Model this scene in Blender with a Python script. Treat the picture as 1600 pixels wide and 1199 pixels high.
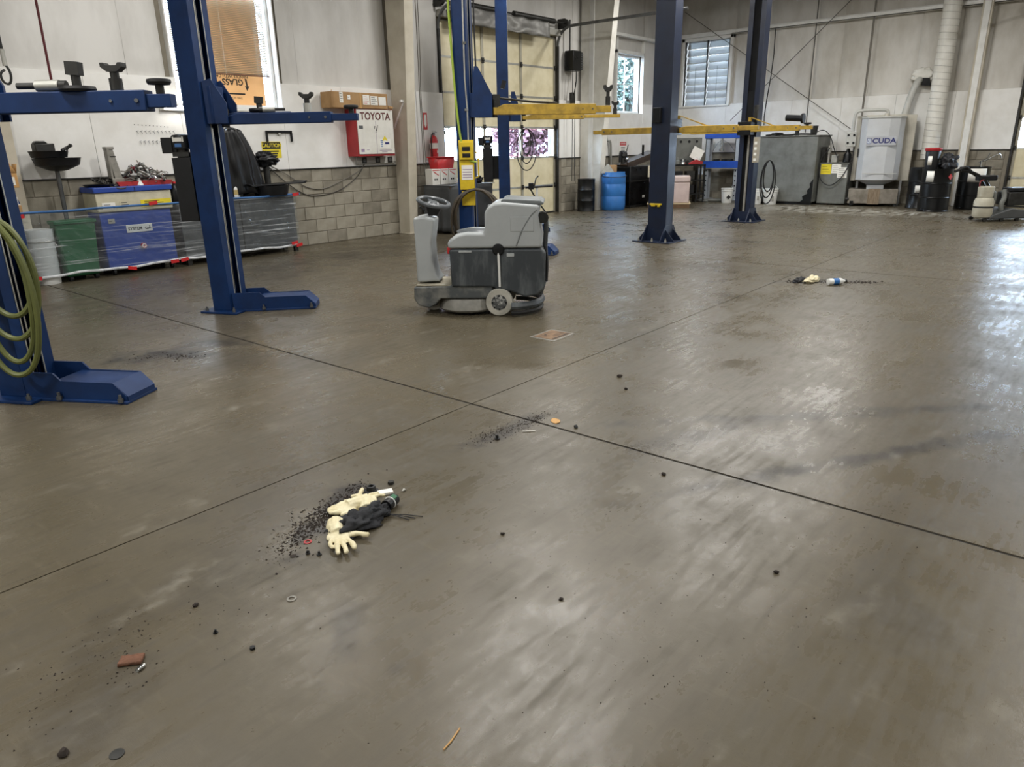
import bpy, bmesh, math, random
from mathutils import Vector, Matrix, noise
random.seed(7)
for _o in list(bpy.data.objects): bpy.data.objects.remove(_o)
SC = bpy.context.scene
COL = SC.collection
R = math.radians
PI = math.pi

# ------------------------------------------------------------------ camera
# world: X runs along the left wall away from the camera, Y points at the left wall, Z up
def make_camera():
    f, pitch, roll, yaw = 1116.7, R(18.347), R(-1.155), R(40.189)
    fw = Vector((math.cos(yaw)*math.cos(pitch), math.sin(yaw)*math.cos(pitch), -math.sin(pitch)))
    rt = Vector((math.sin(yaw), -math.cos(yaw), 0)); up = rt.cross(fw)
    c, s = math.cos(roll), math.sin(roll)
    r2 = c*rt + s*up; u2 = -s*rt + c*up
    cam = bpy.data.cameras.new('camera'); o = bpy.data.objects.new('camera', cam); COL.objects.link(o)
    cam.sensor_fit = 'HORIZONTAL'; cam.sensor_width = 36; cam.lens = f/1600*36; cam.clip_start = .05; cam.clip_end = 200
    m = Matrix.Identity(4)
    for i in range(3): m[i][0] = r2[i]; m[i][1] = u2[i]; m[i][2] = -fw[i]
    m.translation = (0, 0, 1.5)
    o.matrix_world = m; SC.camera = o
make_camera()

# ------------------------------------------------------------------ sky, exposure
SKY = 22.0
wd = bpy.data.worlds.new('overcast_sky'); SC.world = wd; wd.use_nodes = True
bg = wd.node_tree.nodes['Background']; bg.inputs[0].default_value = (.82, .91, 1.0, 1); bg.inputs[1].default_value = SKY
SC.view_settings.view_transform = 'Standard'; SC.view_settings.look = 'None'
SC.view_settings.gamma = 1; SC.view_settings.use_curve_mapping = False
SC.view_settings.exposure = 0.12
try:
    SC.cycles.use_denoising = True; SC.cycles.max_bounces = 8; SC.cycles.transparent_max_bounces = 16
    SC.cycles.caustics_reflective = False; SC.cycles.caustics_refractive = False
except Exception: pass
LAMP_W = 150.0          # power of one high-bay strip lamp
LAMP_COL = (1.0, .98, .945)
LAMPS = [(.6, 4.4), (.6, -1.4), (-3.0, 4.4), (4.6, 7.9), (10.2, 7.7), (15.0, 7.7), (5.6, 4.4), (10.6, 4.4), (15.4, 4.4), (5.6, -1.4), (10.6, -1.4), (15.4, -1.4)]  # far middle row read from floor gleams; near, left, right lamps added for brightness

# ------------------------------------------------------------------ materials
def lin(c):
    if isinstance(c, str):
        c = c.lstrip('#'); c = tuple(int(c[i:i+2], 16)/255 for i in (0, 2, 4))
    return tuple((v/12.92 if v <= .04045 else ((v+.055)/1.055)**2.4) for v in c) + (1,)
MATS = {}
def mat(name, c, rough=.5, metal=0, c2=None, amt=.6, scale=5, detail=5, lo=.4, hi=.65, stretch=(1, 1, 1), bump=0, bscale=30, spec=.5, emit=0, coat=0):
    if name in MATS: return MATS[name]
    m = bpy.data.materials.new(name); m.use_nodes = True; MATS[name] = m
    nt = m.node_tree; N = nt.nodes; L = nt.links; b = N['Principled BSDF']
    c = lin(c); c2 = lin(c2) if c2 else tuple(v*.72 for v in c[:3])+(1,)
    tc = N.new('ShaderNodeTexCoord'); mp = N.new('ShaderNodeMapping'); mp.inputs['Scale'].default_value = stretch
    L.new(tc.outputs['Object'], mp.inputs[0])
    n = N.new('ShaderNodeTexNoise'); n.inputs['Scale'].default_value = scale; n.inputs['Detail'].default_value = detail; n.inputs['Roughness'].default_value = .62
    L.new(mp.outputs[0], n.inputs[0])
    r = N.new('ShaderNodeMapRange'); r.inputs[1].default_value = lo; r.inputs[2].default_value = hi; r.inputs[4].default_value = amt
    L.new(n.outputs[0], r.inputs[0])
    x = N.new('ShaderNodeMix'); x.data_type = 'RGBA'; x.inputs[6].default_value = c; x.inputs[7].default_value = c2
    L.new(r.outputs[0], x.inputs[0]); L.new(x.outputs[2], b.inputs['Base Color'])
    r2 = N.new('ShaderNodeMapRange'); r2.inputs[1].default_value = .3; r2.inputs[2].default_value = .7
    r2.inputs[3].default_value = max(0, rough-.08); r2.inputs[4].default_value = min(1, rough+.08)
    L.new(n.outputs[0], r2.inputs[0]); L.new(r2.outputs[0], b.inputs['Roughness'])
    b.inputs['Metallic'].default_value = metal; b.inputs['Specular IOR Level'].default_value = spec
    if coat: b.inputs['Coat Weight'].default_value = coat
    if bump:
        n2 = N.new('ShaderNodeTexNoise'); n2.inputs['Scale'].default_value = bscale; n2.inputs['Detail'].default_value = 4
        L.new(mp.outputs[0], n2.inputs[0])
        bp = N.new('ShaderNodeBump'); bp.inputs['Strength'].default_value = bump; bp.inputs['Distance'].default_value = .01
        L.new(n2.outputs[0], bp.inputs['Height']); L.new(bp.outputs[0], b.inputs['Normal'])
    if emit:
        L.new(x.outputs[2], b.inputs['Emission Color']); b.inputs['Emission Strength'].default_value = emit
    return m
def glassmat(name, tint='#f4faff', refl=.08, rough=.02, film=None):
    """clear sheet: transparent plus a little mirror; film adds a milky share or painted glint streaks"""
    m = bpy.data.materials.new(name); m.use_nodes = True; nt = m.node_tree; N = nt.nodes; L = nt.links
    N.remove(N['Principled BSDF']); out = N['Material Output']
    t = N.new('ShaderNodeBsdfTransparent'); t.inputs[0].default_value = lin(tint)
    g = N.new('ShaderNodeBsdfGlossy'); g.inputs['Roughness'].default_value = rough
    fr = N.new('ShaderNodeLayerWeight'); fr.inputs[0].default_value = .5
    pw = N.new('ShaderNodeMath'); pw.operation = 'POWER'; pw.inputs[1].default_value = 4; L.new(fr.outputs['Facing'], pw.inputs[0])
    mx = N.new('ShaderNodeMath'); mx.operation = 'MULTIPLY_ADD'; mx.inputs[1].default_value = .6; mx.inputs[2].default_value = refl; mx.use_clamp = True
    L.new(pw.outputs[0], mx.inputs[0])
    s = N.new('ShaderNodeMixShader'); L.new(mx.outputs[0], s.inputs[0]); L.new(t.outputs[0], s.inputs[1]); L.new(g.outputs[0], s.inputs[2])
    last = s
    if film:
        tc = N.new('ShaderNodeTexCoord'); mp = N.new('ShaderNodeMapping'); mp.inputs['Scale'].default_value = film.get('stretch', (1, 1, 1))
        mp.inputs['Rotation'].default_value = film.get('rot', (0, 0, 0))
        n = N.new('ShaderNodeTexNoise'); n.inputs['Scale'].default_value = film.get('scale', 3); n.inputs['Detail'].default_value = 6
        L.new(tc.outputs['Object'], mp.inputs[0]); L.new(mp.outputs[0], n.inputs[0])
        r = N.new('ShaderNodeMapRange'); r.inputs[1].default_value = film.get('a', .45); r.inputs[2].default_value = film.get('b', .75)
        r.inputs[3].default_value = film.get('lo', .05); r.inputs[4].default_value = film.get('hi', .5); L.new(n.outputs[0], r.inputs[0])
        d = N.new('ShaderNodeBsdfDiffuse'); d.inputs[0].default_value = lin(film.get('col', '#d8dcdf'))
        s2 = N.new('ShaderNodeMixShader'); L.new(r.outputs[0], s2.inputs[0]); L.new(s.outputs[0], s2.inputs[1]); L.new(d.outputs[0], s2.inputs[2]); last = s2
    L.new(last.outputs[0], out.inputs[0]); MATS[name] = m
    return m

# ------------------------------------------------------------------ mesh helpers
class MB:
    def __init__(s, M=None): s.v = []; s.f = []; s.M = M or Matrix.Identity(4)
    def add(s, vs, fs):
        o = len(s.v); s.v += [tuple(s.M @ Vector(v)) for v in vs]; s.f += [tuple(i+o for i in f) for f in fs]; return s
    def box(s, x0, x1, y0, y1, z0, z1):
        return s.add([(x0,y0,z0),(x1,y0,z0),(x1,y1,z0),(x0,y1,z0),(x0,y0,z1),(x1,y0,z1),(x1,y1,z1),(x0,y1,z1)],
                     [(3,2,1,0),(4,5,6,7),(0,1,5,4),(1,2,6,5),(2,3,7,6),(3,0,4,7)])
    def cbox(s, c, d, M=None):
        o = s.M; s.M = o @ Matrix.Translation(c) @ (M or Matrix.Identity(4)); s.box(-d[0]/2, d[0]/2, -d[1]/2, d[1]/2, -d[2]/2, d[2]/2); s.M = o; return s
    def prism(s, poly, a, b, ax='y'):
        n = len(poly)
        def P(u, w, t): return {'y': (u, t, w), 'x': (t, u, w), 'z': (u, w, t)}[ax]
        vs = [P(u, w, a) for u, w in poly] + [P(u, w, b) for u, w in poly]
        return s.add(vs, [tuple(range(n)), tuple(range(2*n-1, n-1, -1))] + [(i, i+n, (i+1) % n+n, (i+1) % n) for i in range(n)])
    def cyl(s, p0, p1, r, r2=None, n=16, cap=True):
        p0, p1 = Vector(p0), Vector(p1); r2 = r if r2 is None else r2; d = (p1-p0).normalized()
        a = d.orthogonal().normalized(); b = d.cross(a); vs = []
        for p, q in ((p0, r), (p1, r2)):
            for i in range(n):
                t = 2*PI*i/n; vs.append(p + q*(a*math.cos(t)+b*math.sin(t)))
        fs = [(i, (i+1) % n, (i+1) % n+n, i+n) for i in range(n)]
        if cap: fs += [tuple(range(n-1, -1, -1)), tuple(range(n, 2*n))]
        return s.add(vs, fs)
    def lathe(s, prof, n=24, c=(0, 0, 0)):
        vs = []; k = len(prof)
        for r, z in prof:
            for i in range(n):
                t = 2*PI*i/n; vs.append((c[0]+r*math.cos(t), c[1]+r*math.sin(t), c[2]+z))
        fs = [(j*n+i, j*n+(i+1) % n, (j+1)*n+(i+1) % n, (j+1)*n+i) for j in range(k-1) for i in range(n)]
        fs += [tuple(range(n-1, -1, -1)), tuple(range((k-1)*n, k*n))]
        return s.add(vs, fs)
    def tube(s, pts, r, n=8, closed=False, smooth=0):
        P = [Vector(p) for p in pts]
        for _ in range(smooth):
            Q = []
            rng = range(len(P) if closed else len(P)-1)
            if not closed: Q.append(P[0])
            for i in rng:
                a, b = P[i], P[(i+1) % len(P)]; Q += [a*.75+b*.25, a*.25+b*.75]
            if not closed: Q.append(P[-1])
            P = Q
        m = len(P); vs = []; up = None
        for i, p in enumerate(P):
            d = (P[(i+1) % m]-P[i-1]) if closed else (P[min(i+1, m-1)]-P[max(i-1, 0)])
            d = d.normalized() if d.length > 1e-9 else Vector((0, 0, 1))
            if up is None: up = d.orthogonal().normalized()
            up = (up-d*up.dot(d)); up = up.normalized() if up.length > 1e-6 else d.orthogonal().normalized()
            b = d.cross(up); rr = r(i/(m-1)) if callable(r) else r
            for k in range(n):
                t = 2*PI*k/n; vs.append(p+rr*(up*math.cos(t)+b*math.sin(t)))
        fs = [((i % m)*n+k, (i % m)*n+(k+1) % n, ((i+1) % m)*n+(k+1) % n, ((i+1) % m)*n+k) for i in range(m if closed else m-1) for k in range(n)]
        if not closed: fs += [tuple(range(n-1, -1, -1)), tuple(range((m-1)*n, m*n))]
        return s.add(vs, fs)
    def torus(s, c, Rr, r, nrm=(0, 0, 1), n=28, k=8, a0=0, a1=2*PI):
        nrm = Vector(nrm).normalized(); a = nrm.orthogonal().normalized(); b = nrm.cross(a); c = Vector(c)
        full = a1-a0 > 2*PI-.01
        pts = [c+Rr*(a*math.cos(a0+(a1-a0)*i/n)+b*math.sin(a0+(a1-a0)*i/n)) for i in range(n if full else n+1)]
        return s.tube(pts, r, k, closed=full)
    def sph(s, c, r, n=14, m=8):
        if not hasattr(r, '__len__'): r = (r, r, r)
        vs = [(c[0], c[1], c[2]-r[2])]
        for j in range(1, m):
            ph = -PI/2+PI*j/m
            for i in range(n):
                t = 2*PI*i/n; vs.append((c[0]+r[0]*math.cos(ph)*math.cos(t), c[1]+r[1]*math.cos(ph)*math.sin(t), c[2]+r[2]*math.sin(ph)))
        vs.append((c[0], c[1], c[2]+r[2])); e = len(vs)-1
        fs = [(0, 1+(i+1) % n, 1+i) for i in range(n)] + [(e, 1+(m-2)*n+i, 1+(m-2)*n+(i+1) % n) for i in range(n)]
        fs += [(1+j*n+i, 1+j*n+(i+1) % n, 1+(j+1)*n+(i+1) % n, 1+(j+1)*n+i) for j in range(m-2) for i in range(n)]
        return s.add(vs, fs)
    def grid(s, fn, nu, nv):
        vs = [fn(i/nu, j/nv) for j in range(nv+1) for i in range(nu+1)]
        return s.add(vs, [(j*(nu+1)+i, j*(nu+1)+i+1, (j+1)*(nu+1)+i+1, (j+1)*(nu+1)+i) for j in range(nv) for i in range(nu)])
    def mesh(s, name, m, ang=35):
        me = bpy.data.meshes.new(name); me.from_pydata(s.v, [], s.f)
        bm = bmesh.new(); bm.from_mesh(me); bmesh.ops.recalc_face_normals(bm, faces=bm.faces); bm.to_mesh(me); bm.free()
        if ang:
            me.polygons.foreach_set('use_smooth', [True]*len(me.polygons)); me.set_sharp_from_angle(angle=R(ang))
        me.materials.append(MATS[m] if isinstance(m, str) else m); me.update()
        return me
    def build(s, name, m, parent=None, loc=None, rz=0, bev=0, ang=35, solid=0, sub=0):
        o = bpy.data.objects.new(name, s.mesh(name, m, ang)); COL.objects.link(o)
        if parent: o.parent = parent
        if loc: o.location = loc
        if rz: o.rotation_euler.z = rz
        if solid: md = o.modifiers.new('thickness', 'SOLIDIFY'); md.thickness = solid
        if bev:
            md = o.modifiers.new('bevel', 'BEVEL'); md.width = bev; md.segments = 2; md.limit_method = 'ANGLE'; md.angle_limit = R(40)
        if sub: md = o.modifiers.new('smooth', 'SUBSURF'); md.levels = sub; md.render_levels = sub
        return o
def tag(o, label=None, cat=None, group=None, kind=None):
    if label: o['label'] = label
    if cat: o['category'] = cat
    if group: o['group'] = group
    if kind: o['kind'] = kind
    return o
def thing(name, label, cat, loc=(0, 0, 0), rz=0, group=None, kind=None):
    o = bpy.data.objects.new(name, None); COL.objects.link(o); o.location = loc; o.rotation_euler = (0, 0, rz); o.empty_display_size = .1
    return tag(o, label, cat, group, kind)
def struct(o): o['kind'] = 'structure'; return o
def B(x0, x1, y0, y1, z0, z1): return MB().box(x0, x1, y0, y1, z0, z1)
def T(x, y, z=0): return Matrix.Translation((x, y, z))
def RZ(a): return Matrix.Rotation(a, 4, 'Z')
def RX(a): return Matrix.Rotation(a, 4, 'X')
def RY(a): return Matrix.Rotation(a, 4, 'Y')
def copy_tree(o, parent=None):
    c = o.copy(); COL.objects.link(c); c.parent = parent
    for ch in list(o.children): copy_tree(ch, c)
    return c
def text(body, size, m, parent, loc, rot=(PI/2, 0, 0), name='lettering', sx=1, ext=.0008, bold=0):
    cu = bpy.data.curves.new('t', 'FONT'); cu.body = body; cu.size = size; cu.align_x = 'CENTER'; cu.align_y = 'CENTER'; cu.extrude = ext; cu.resolution_u = 3; cu.offset = bold
    t = bpy.data.objects.new('t', cu); COL.objects.link(t)
    me = bpy.data.meshes.new_from_object(t.evaluated_get(bpy.context.evaluated_depsgraph_get())); me.name = name
    bpy.data.objects.remove(t); bpy.data.curves.remove(cu)
    me.materials.clear(); me.materials.append(MATS[m])
    o = bpy.data.objects.new(name, me); COL.objects.link(o); o.parent = parent; o.location = loc; o.rotation_euler = rot; o.scale = (sx, 1, 1)
    return o
FACE = R(40.2-90)      # turns local x to the right and local y away, seen from the camera's spot
BACK = R(-90)          # the same for things along the back wall

# colours
mat('steel_blue', '#112f5c', .46, c2='#0d2347', scale=3, amt=.8, bump=.03, spec=.28)
mat('steel_navy', '#172239', .38, c2='#0f1728', scale=3, amt=.8, bump=.03)
mat('lift_yellow', '#bd9a36', .45, c2='#7d6526', scale=7, amt=.7, bump=.04)
mat('black_rubber', '#141414', .6, scale=12)
mat('black_paint', '#0a0b0c', .33, c2='#141516', scale=5, spec=.35)
mat('black_plastic', '#0f1012', .42, c2='#191a1d', scale=8, spec=.35)
mat('slot_black', '#0b0c0f', .75, scale=4)
mat('grey_steel', '#6d6f70', .4, .6, c2='#4c4d4d', scale=6)
mat('dark_steel', '#3a3a38', .45, .6, c2='#24221f', scale=9, bump=.05)
mat('chrome', '#c9cccd', .18, 1, scale=4, amt=.2)
mat('galv', '#b5b4ac', .4, .5, c2='#8d8c85', scale=7)
mat('white_paint', '#dedcd4', .5, c2='#c3c0b5', scale=3, amt=.6)
mat('white_trim', '#e4e4e0', .45, c2='#c9c8c2', scale=4, amt=.5)
mat('white_plastic', '#e2e3e0', .35, c2='#cfcfca', scale=4, amt=.5)
mat('cream', '#e0d7b8', .5, c2='#c3b78f', scale=3, amt=.55, detail=7, bump=.03, bscale=18)
mat('insul', '#cfcdc8', .55, c2='#b4b1ab', scale=1.7, amt=.7, detail=6, bump=.06, bscale=14, stretch=(1, 1, .35))
mat('insul_back', '#d2cfc8', .55, c2='#a39c8e', scale=1.1, amt=.65, detail=6, bump=.06, bscale=14, stretch=(1, 1, .5))
mat('panel_white', '#eae9e5', .42, c2='#d2cfc7', scale=1.6, amt=.6, detail=7)
mat('block', '#9d9788', .85, c2='#857f71', scale=4, amt=.8, detail=8, bump=.35, bscale=120)
mat('block_dark', '#8b8577', .85, c2='#6e685b', scale=4, amt=.8, detail=8, bump=.35, bscale=120)
mat('mortar', '#857e70', .9, bump=.3, bscale=100)
mat('cardboard', '#a8855a', .8, c2='#8c6b44', scale=4, amt=.6)
mat('cardboard_light', '#c59a63', .8, c2='#b0854f', scale=3, amt=.5)
mat('paper', '#e8e6df', .7, c2='#d4d1c6', scale=6, amt=.4)
mat('ink', '#1b1a1a', .7)
mat('red_paint', '#a8272b', .4, c2='#8a1d22', scale=4, amt=.6)
mat('red_plastic', '#c32a2c', .4, c2='#a52024', scale=5)
mat('red_tape', '#c21f22', .45)
mat('blue_tape', '#3f6ea5', .6, c2='#2f5a92', scale=9)
mat('yellow_paint', '#d8bb22', .45, c2='#b3951a', scale=8)
mat('sticker_yellow', '#e3cf2e', .5)
mat('maroon_ink', '#5a1518', .6)
mat('navy_ink', '#1f2768', .5)
mat('blue_body', '#22459a', .42, c2='#1b3a86', scale=3)
mat('blue_press', '#1f4fb0', .42, c2='#183f90', scale=4)
mat('green_bin', '#19603a', .45, c2='#12502e', scale=4)
mat('tank_grey', '#70726d', .55, c2='#565751', scale=3, amt=.8, detail=8, bump=.04)
mat('tank_light', '#b9b9b3', .4, c2='#9a9a94', scale=4, amt=.5)
mat('washer_grey', '#bcbebf', .38, c2='#a8aaab', scale=2, amt=.5)
mat('concrete_base', '#8a8378', .8, c2='#5f574a', scale=6, bump=.2)
mat('tarp', '#4b4d4e', .7, c2='#3a3c3d', scale=4, bump=.1, bscale=9)
mat('black_bag', '#0f1012', .36, c2='#17181b', scale=5, spec=.4)
mat('scrub_grey', '#a4a8a8', .42, c2='#94989a', scale=3, amt=.5)
mat('scrub_dark', '#34393d', .5, c2='#6a6f70', scale=4, amt=.7, lo=.48, hi=.72, detail=9, bump=.05, stretch=(2, 2, .6))
mat('scrub_dusty', '#4b4f50', .65, c2='#97958c', scale=5, amt=.8, lo=.45, hi=.75, detail=8)
mat('tread_dust', '#a8a18d', .8, c2='#7d786b', scale=9, bump=.3, bscale=80)
mat('tyre_grey', '#b9b6ab', .75, c2='#8d8a80', scale=9)
mat('hose_green', '#5c6130', .5, c2='#474c25', scale=6)
mat('hose_lime', '#9db43a', .5)
mat('hose_brown', '#3a3123', .5, c2='#2b251b', scale=6)
mat('latex', '#ddd4b2', .55, c2='#c9bd94', scale=14, amt=.7, bump=.1, bscale=60)
mat('cloth_black', '#1c1d20', .85, c2='#2c2d31', scale=9, bump=.2, bscale=90)
mat('dirt', '#1f1711', .85, c2='#33271d', scale=30)
mat('rust', '#6a4632', .85, c2='#4a3325', scale=18, bump=.4, bscale=60)
mat('rust_light', '#7d6247', .7, c2='#4f3d2c', scale=14, amt=.9, bump=.2)
mat('wood', '#6a5138', .8, c2='#4f3b28', scale=6, stretch=(1, 6, 1))
mat('pink_wrap', '#c0ada6', .45, c2='#a99690', scale=4, bump=.1, bscale=20)
mat('blue_drum', '#2f6fb3', .4, c2='#245c9a', scale=3)
mat('asphalt', '#3a3a3c', .9)
mat('leaf_green', '#4c6054', .7, c2='#3a4c40', scale=2)
mat('leaf_pink', '#b08a96', .7, c2='#946b7a', scale=2)
mat('bark', '#5a4a3c', .9)
mat('house_blue', '#3f4c60', .7)
mat('blind', '#d8d2c4', .45, c2='#c8c0af', scale=3, amt=.4)
mat('foil', '#8a8985', .5, .3, c2='#6a6966', scale=5, bump=.3, bscale=8)
mat('propane', '#b9b4a2', .45, c2='#a09b8a', scale=5)
mat('roof_lining', '#97948d', .7, c2='#7d7a73', scale=2)
mat('lamp_body', '#e8e8e4', .4)
glassmat('glass', '#eef6ff', .03)
glassmat('glass_louvre', '#c3ccd2', .12, .12, film=dict(scale=1.2, lo=.80, hi=.9, col='#a2a5a8'))
glassmat('sheeting', '#e9edf0', .05, .12, film=dict(scale=3.0, a=.56, b=.74, lo=.04, hi=.5, stretch=(.5, 1, 16), rot=(0, .6, 0)))  # stretched pale streaks paint wrinkle glints into the sheet's colour

def translucent(name, c, share):
    m = MATS[name]; N = m.node_tree.nodes; L = m.node_tree.links; b = N['Principled BSDF']; out = N['Material Output']
    t = N.new('ShaderNodeBsdfTranslucent'); t.inputs[0].default_value = lin(c); s = N.new('ShaderNodeMixShader'); s.inputs[0].default_value = share
    L.new(b.outputs[0], s.inputs[1]); L.new(t.outputs[0], s.inputs[2]); L.new(s.outputs[0], out.inputs[0])
mat('carton_window', '#cfa87a', .8, c2='#bd9566', scale=3, amt=.5)
translucent('carton_window', '#dcbb92', .33); translucent('blind', '#efe6d6', .35)

def floor_material():
    m = bpy.data.materials.new('concrete_floor'); m.use_nodes = True; MATS['concrete_floor'] = m
    nt = m.node_tree; N = nt.nodes; L = nt.links; b = N['Principled BSDF']
    tc = N.new('ShaderNodeTexCoord'); P = tc.outputs['Object']
    def noi(scale, detail=6, stretch=None, rot=0, rough=.6):
        v = P
        if stretch:
            mp = N.new('ShaderNodeMapping'); mp.inputs['Scale'].default_value = stretch; mp.inputs['Rotation'].default_value = (0, 0, rot); L.new(P, mp.inputs[0]); v = mp.outputs[0]
        n = N.new('ShaderNodeTexNoise'); n.inputs['Scale'].default_value = scale; n.inputs['Detail'].default_value = detail; n.inputs['Roughness'].default_value = rough
        L.new(v, n.inputs[0]); return n.outputs[0]
    def rng(x, a, c, lo=0, hi=1):
        r = N.new('ShaderNodeMapRange'); r.inputs[1].default_value = a; r.inputs[2].default_value = c; r.inputs[3].default_value = lo; r.inputs[4].default_value = hi; L.new(x, r.inputs[0]); return r.outputs[0]
    def mth(op, x, y):
        k = N.new('ShaderNodeMath'); k.operation = op; k.use_clamp = False
        for i, q in enumerate((x, y)):
            if isinstance(q, (int, float)): k.inputs[i].default_value = q
            else: L.new(q, k.inputs[i])
        return k.outputs[0]
    def mix(f, a, c):
        x = N.new('ShaderNodeMix'); x.data_type = 'RGBA'
        if isinstance(f, float): x.inputs[0].default_value = f
        else: L.new(f, x.inputs[0])
        for i, q in ((6, a), (7, c)):
            if isinstance(q, str): x.inputs[i].default_value = lin(q)
            else: L.new(q, x.inputs[i])
        return x.outputs[2]
    big = noi(.55, 5); mid = noi(2.2, 8); fine = noi(26, 5); speck = noi(140, 2)
    streak = noi(3.2, 7, (1, 7, 1), .75); streak2 = noi(4, 7, (7, 1, 1), .2)
    c = mix(rng(big, .36, .62), '#534c3d', '#5f5747')
    c = mix(rng(mid, .45, .72, 0, .75), c, '#453f32')
    c = mix(rng(streak, .52, .75, 0, .55), c, '#3d372c')
    c = mix(rng(streak2, .58, .8, 0, .5), c, '#6e6655')
    c = mix(rng(fine, .35, .75, 0, .35), c, '#494335')
    c = mix(rng(speck, .62, .75, 0, .5), c, '#3d372c')
    # oil and tyre stains with a shape of their own: (x, y, half length, half width, angle, strength)
    wob = noi(5, 6); tot = None
    for (x, y, a, w, t, s) in [(2.36, 5.55, .4, .2, -.7, 1.1), (2.75, 5.6, .35, .2, -.6, .8), (1.62, 2.42, .34, .10, .5, 1.3), (2.84, 2.42, .36, .08, .0, 1.0), (1.16, 1.72, .2, .06, .9, .8),
                               (1.13, 1.43, .06, .05, .3, .6), (3.6, .75, 1.2, .07, -.55, .8), (3.35, 1.55, .5, .12, -.35, .7), (4.1, 1.1, 1.5, .08, -.8, .6), (8.3, 2.5, .5, .12, -.9, 1.1), (6.0, 8.6, 3.2, .8, .1, .55), (9.5, 7.9, 2.6, .8, .2, .5), (1.4, 2.55, .8, .3, .7, .3), (2.6, .4, .8, .2, .2, .3), (.55, 2.1, .5, .16, 1.0, .35)]:
        mp = N.new('ShaderNodeMapping'); mp.vector_type = 'TEXTURE'; mp.inputs['Location'].default_value = (x, y, 0); mp.inputs['Rotation'].default_value = (0, 0, t); mp.inputs['Scale'].default_value = (a, w, 1)
        L.new(P, mp.inputs[0]); ln = N.new('ShaderNodeVectorMath'); ln.operation = 'LENGTH'; L.new(mp.outputs[0], ln.inputs[0])
        d = mth('ADD', ln.outputs['Value'], mth('MULTIPLY', mth('SUBTRACT', wob, .5), 3.4))
        q = rng(d, .35, 1.1, s, 0); tot = q if tot is None else mth('MAXIMUM', tot, q)
    tot = mth('MULTIPLY', tot, rng(mid, .3, .62, .35, 1))
    c = mix(tot, c, '#221d18')
    # pale wet and chalky marks
    ch = mth('MULTIPLY', rng(noi(1.3, 7, (1, 3, 1), .6), .56, .74), rng(noi(9, 6), .45, .7))
    c = mix(mth('MULTIPLY', ch, .55), c, '#969184')
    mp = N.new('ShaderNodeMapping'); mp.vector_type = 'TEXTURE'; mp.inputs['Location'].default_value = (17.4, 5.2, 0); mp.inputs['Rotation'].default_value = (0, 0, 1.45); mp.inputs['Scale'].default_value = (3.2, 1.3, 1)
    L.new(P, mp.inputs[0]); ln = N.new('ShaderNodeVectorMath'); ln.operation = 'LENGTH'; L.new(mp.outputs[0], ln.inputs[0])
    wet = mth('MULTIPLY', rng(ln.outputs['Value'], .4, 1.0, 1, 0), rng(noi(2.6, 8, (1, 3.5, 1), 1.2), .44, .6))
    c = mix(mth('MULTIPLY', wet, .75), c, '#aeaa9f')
    L.new(c, b.inputs['Base Color'])
    rg = mth('ADD', rng(mid, .34, .68, .15, .36), mth('MULTIPLY', rng(streak, .45, .7), .14))
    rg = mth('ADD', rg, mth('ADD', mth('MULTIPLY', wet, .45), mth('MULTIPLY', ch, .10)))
    rg = mth('ADD', rg, mth('MULTIPLY', rng(fine, .3, .7), .08))
    scr = noi(60, 3, (1, 9, 1), .35); scr2 = noi(55, 3, (9, 1, 1), .2)
    L.new(rg, b.inputs['Roughness']); b.inputs['Specular IOR Level'].default_value = .48
    h = mth('ADD', mth('MULTIPLY', noi(7, 6), .6), mth('MULTIPLY', mth('ADD', mth('ADD', scr, scr2), fine), .22))
    bp = N.new('ShaderNodeBump'); bp.inputs['Strength'].default_value = .13; bp.inputs['Distance'].default_value = .012
    L.new(h, bp.inputs['Height']); L.new(bp.outputs[0], b.inputs['Normal'])
floor_material()

# ================================================================== THE BUILDING
XB, YL, XF, YR, ZC = 19.7, 10.35, -5.0, -6.5, 5.4
# floor: slabs with sawn joints
floor = struct(B(XF-.3, XB+.3, YR-.3, YL+.3, -.2, -.03).build('floor', mat('joint_dark', '#191612', .9), ang=0))
fx = [XF, 3.0, 9.17, 15.34, XB+.1]; fy = [YR, 2.865, YL+.1]
for i in range(4):
    for j in range(2):
        gx = .009; gy = .004
        B(fx[i]+gx, fx[i+1]-gx, fy[j]+gy, fy[j+1]-gy, -.03, 0).build('slab', 'concrete_floor', floor, ang=0)
B(2.991, 3.009, YR, YL, -.03, -.004).build('joint_filler', 'joint_dark', floor, ang=0); B(XF, XB, 2.861, 2.869, -.03, -.004).build('joint_filler', 'joint_dark', floor, ang=0)
for _x in (9.17, 15.34): B(_x-.006, _x+.006, YR, YL, -.03, -.003).build('joint_filler', 'joint_dark', floor, ang=0)
def wall_cells(mb, u0, u1, z0, z1, holes, put):
    us = sorted({u0, u1, *[h[0] for h in holes], *[h[1] for h in holes]}); zs = sorted({z0, z1, *[h[2] for h in holes], *[h[3] for h in holes]})
    for a, b in zip(us, us[1:]):
        for c, d in zip(zs, zs[1:]):
            if any(h[0] <= (a+b)/2 <= h[1] and h[2] <= (c+d)/2 <= h[3] for h in holes): continue
            put(mb, a, b, c, d)
WIN1 = (5.22, 6.86, 2.12, 4.2); DOOR1 = (10.42, 14.07, 0, 3.78); WIN2 = (16.6, 17.86, 2.27, 3.66)
mb = MB(); wall_cells(mb, XF, XB+.3, -.1, ZC, [WIN1, DOOR1, WIN2], lambda m, a, b, c, d: m.box(a, b, 10.46, 10.64, c, d))
wall_left = struct(mb.build('wall_left', 'mortar', ang=0))
LOUV = (8.84, 10.11, 2.48, 4.12); DOOR2 = (-1.5, 2.12, 0, 3.78)
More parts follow.
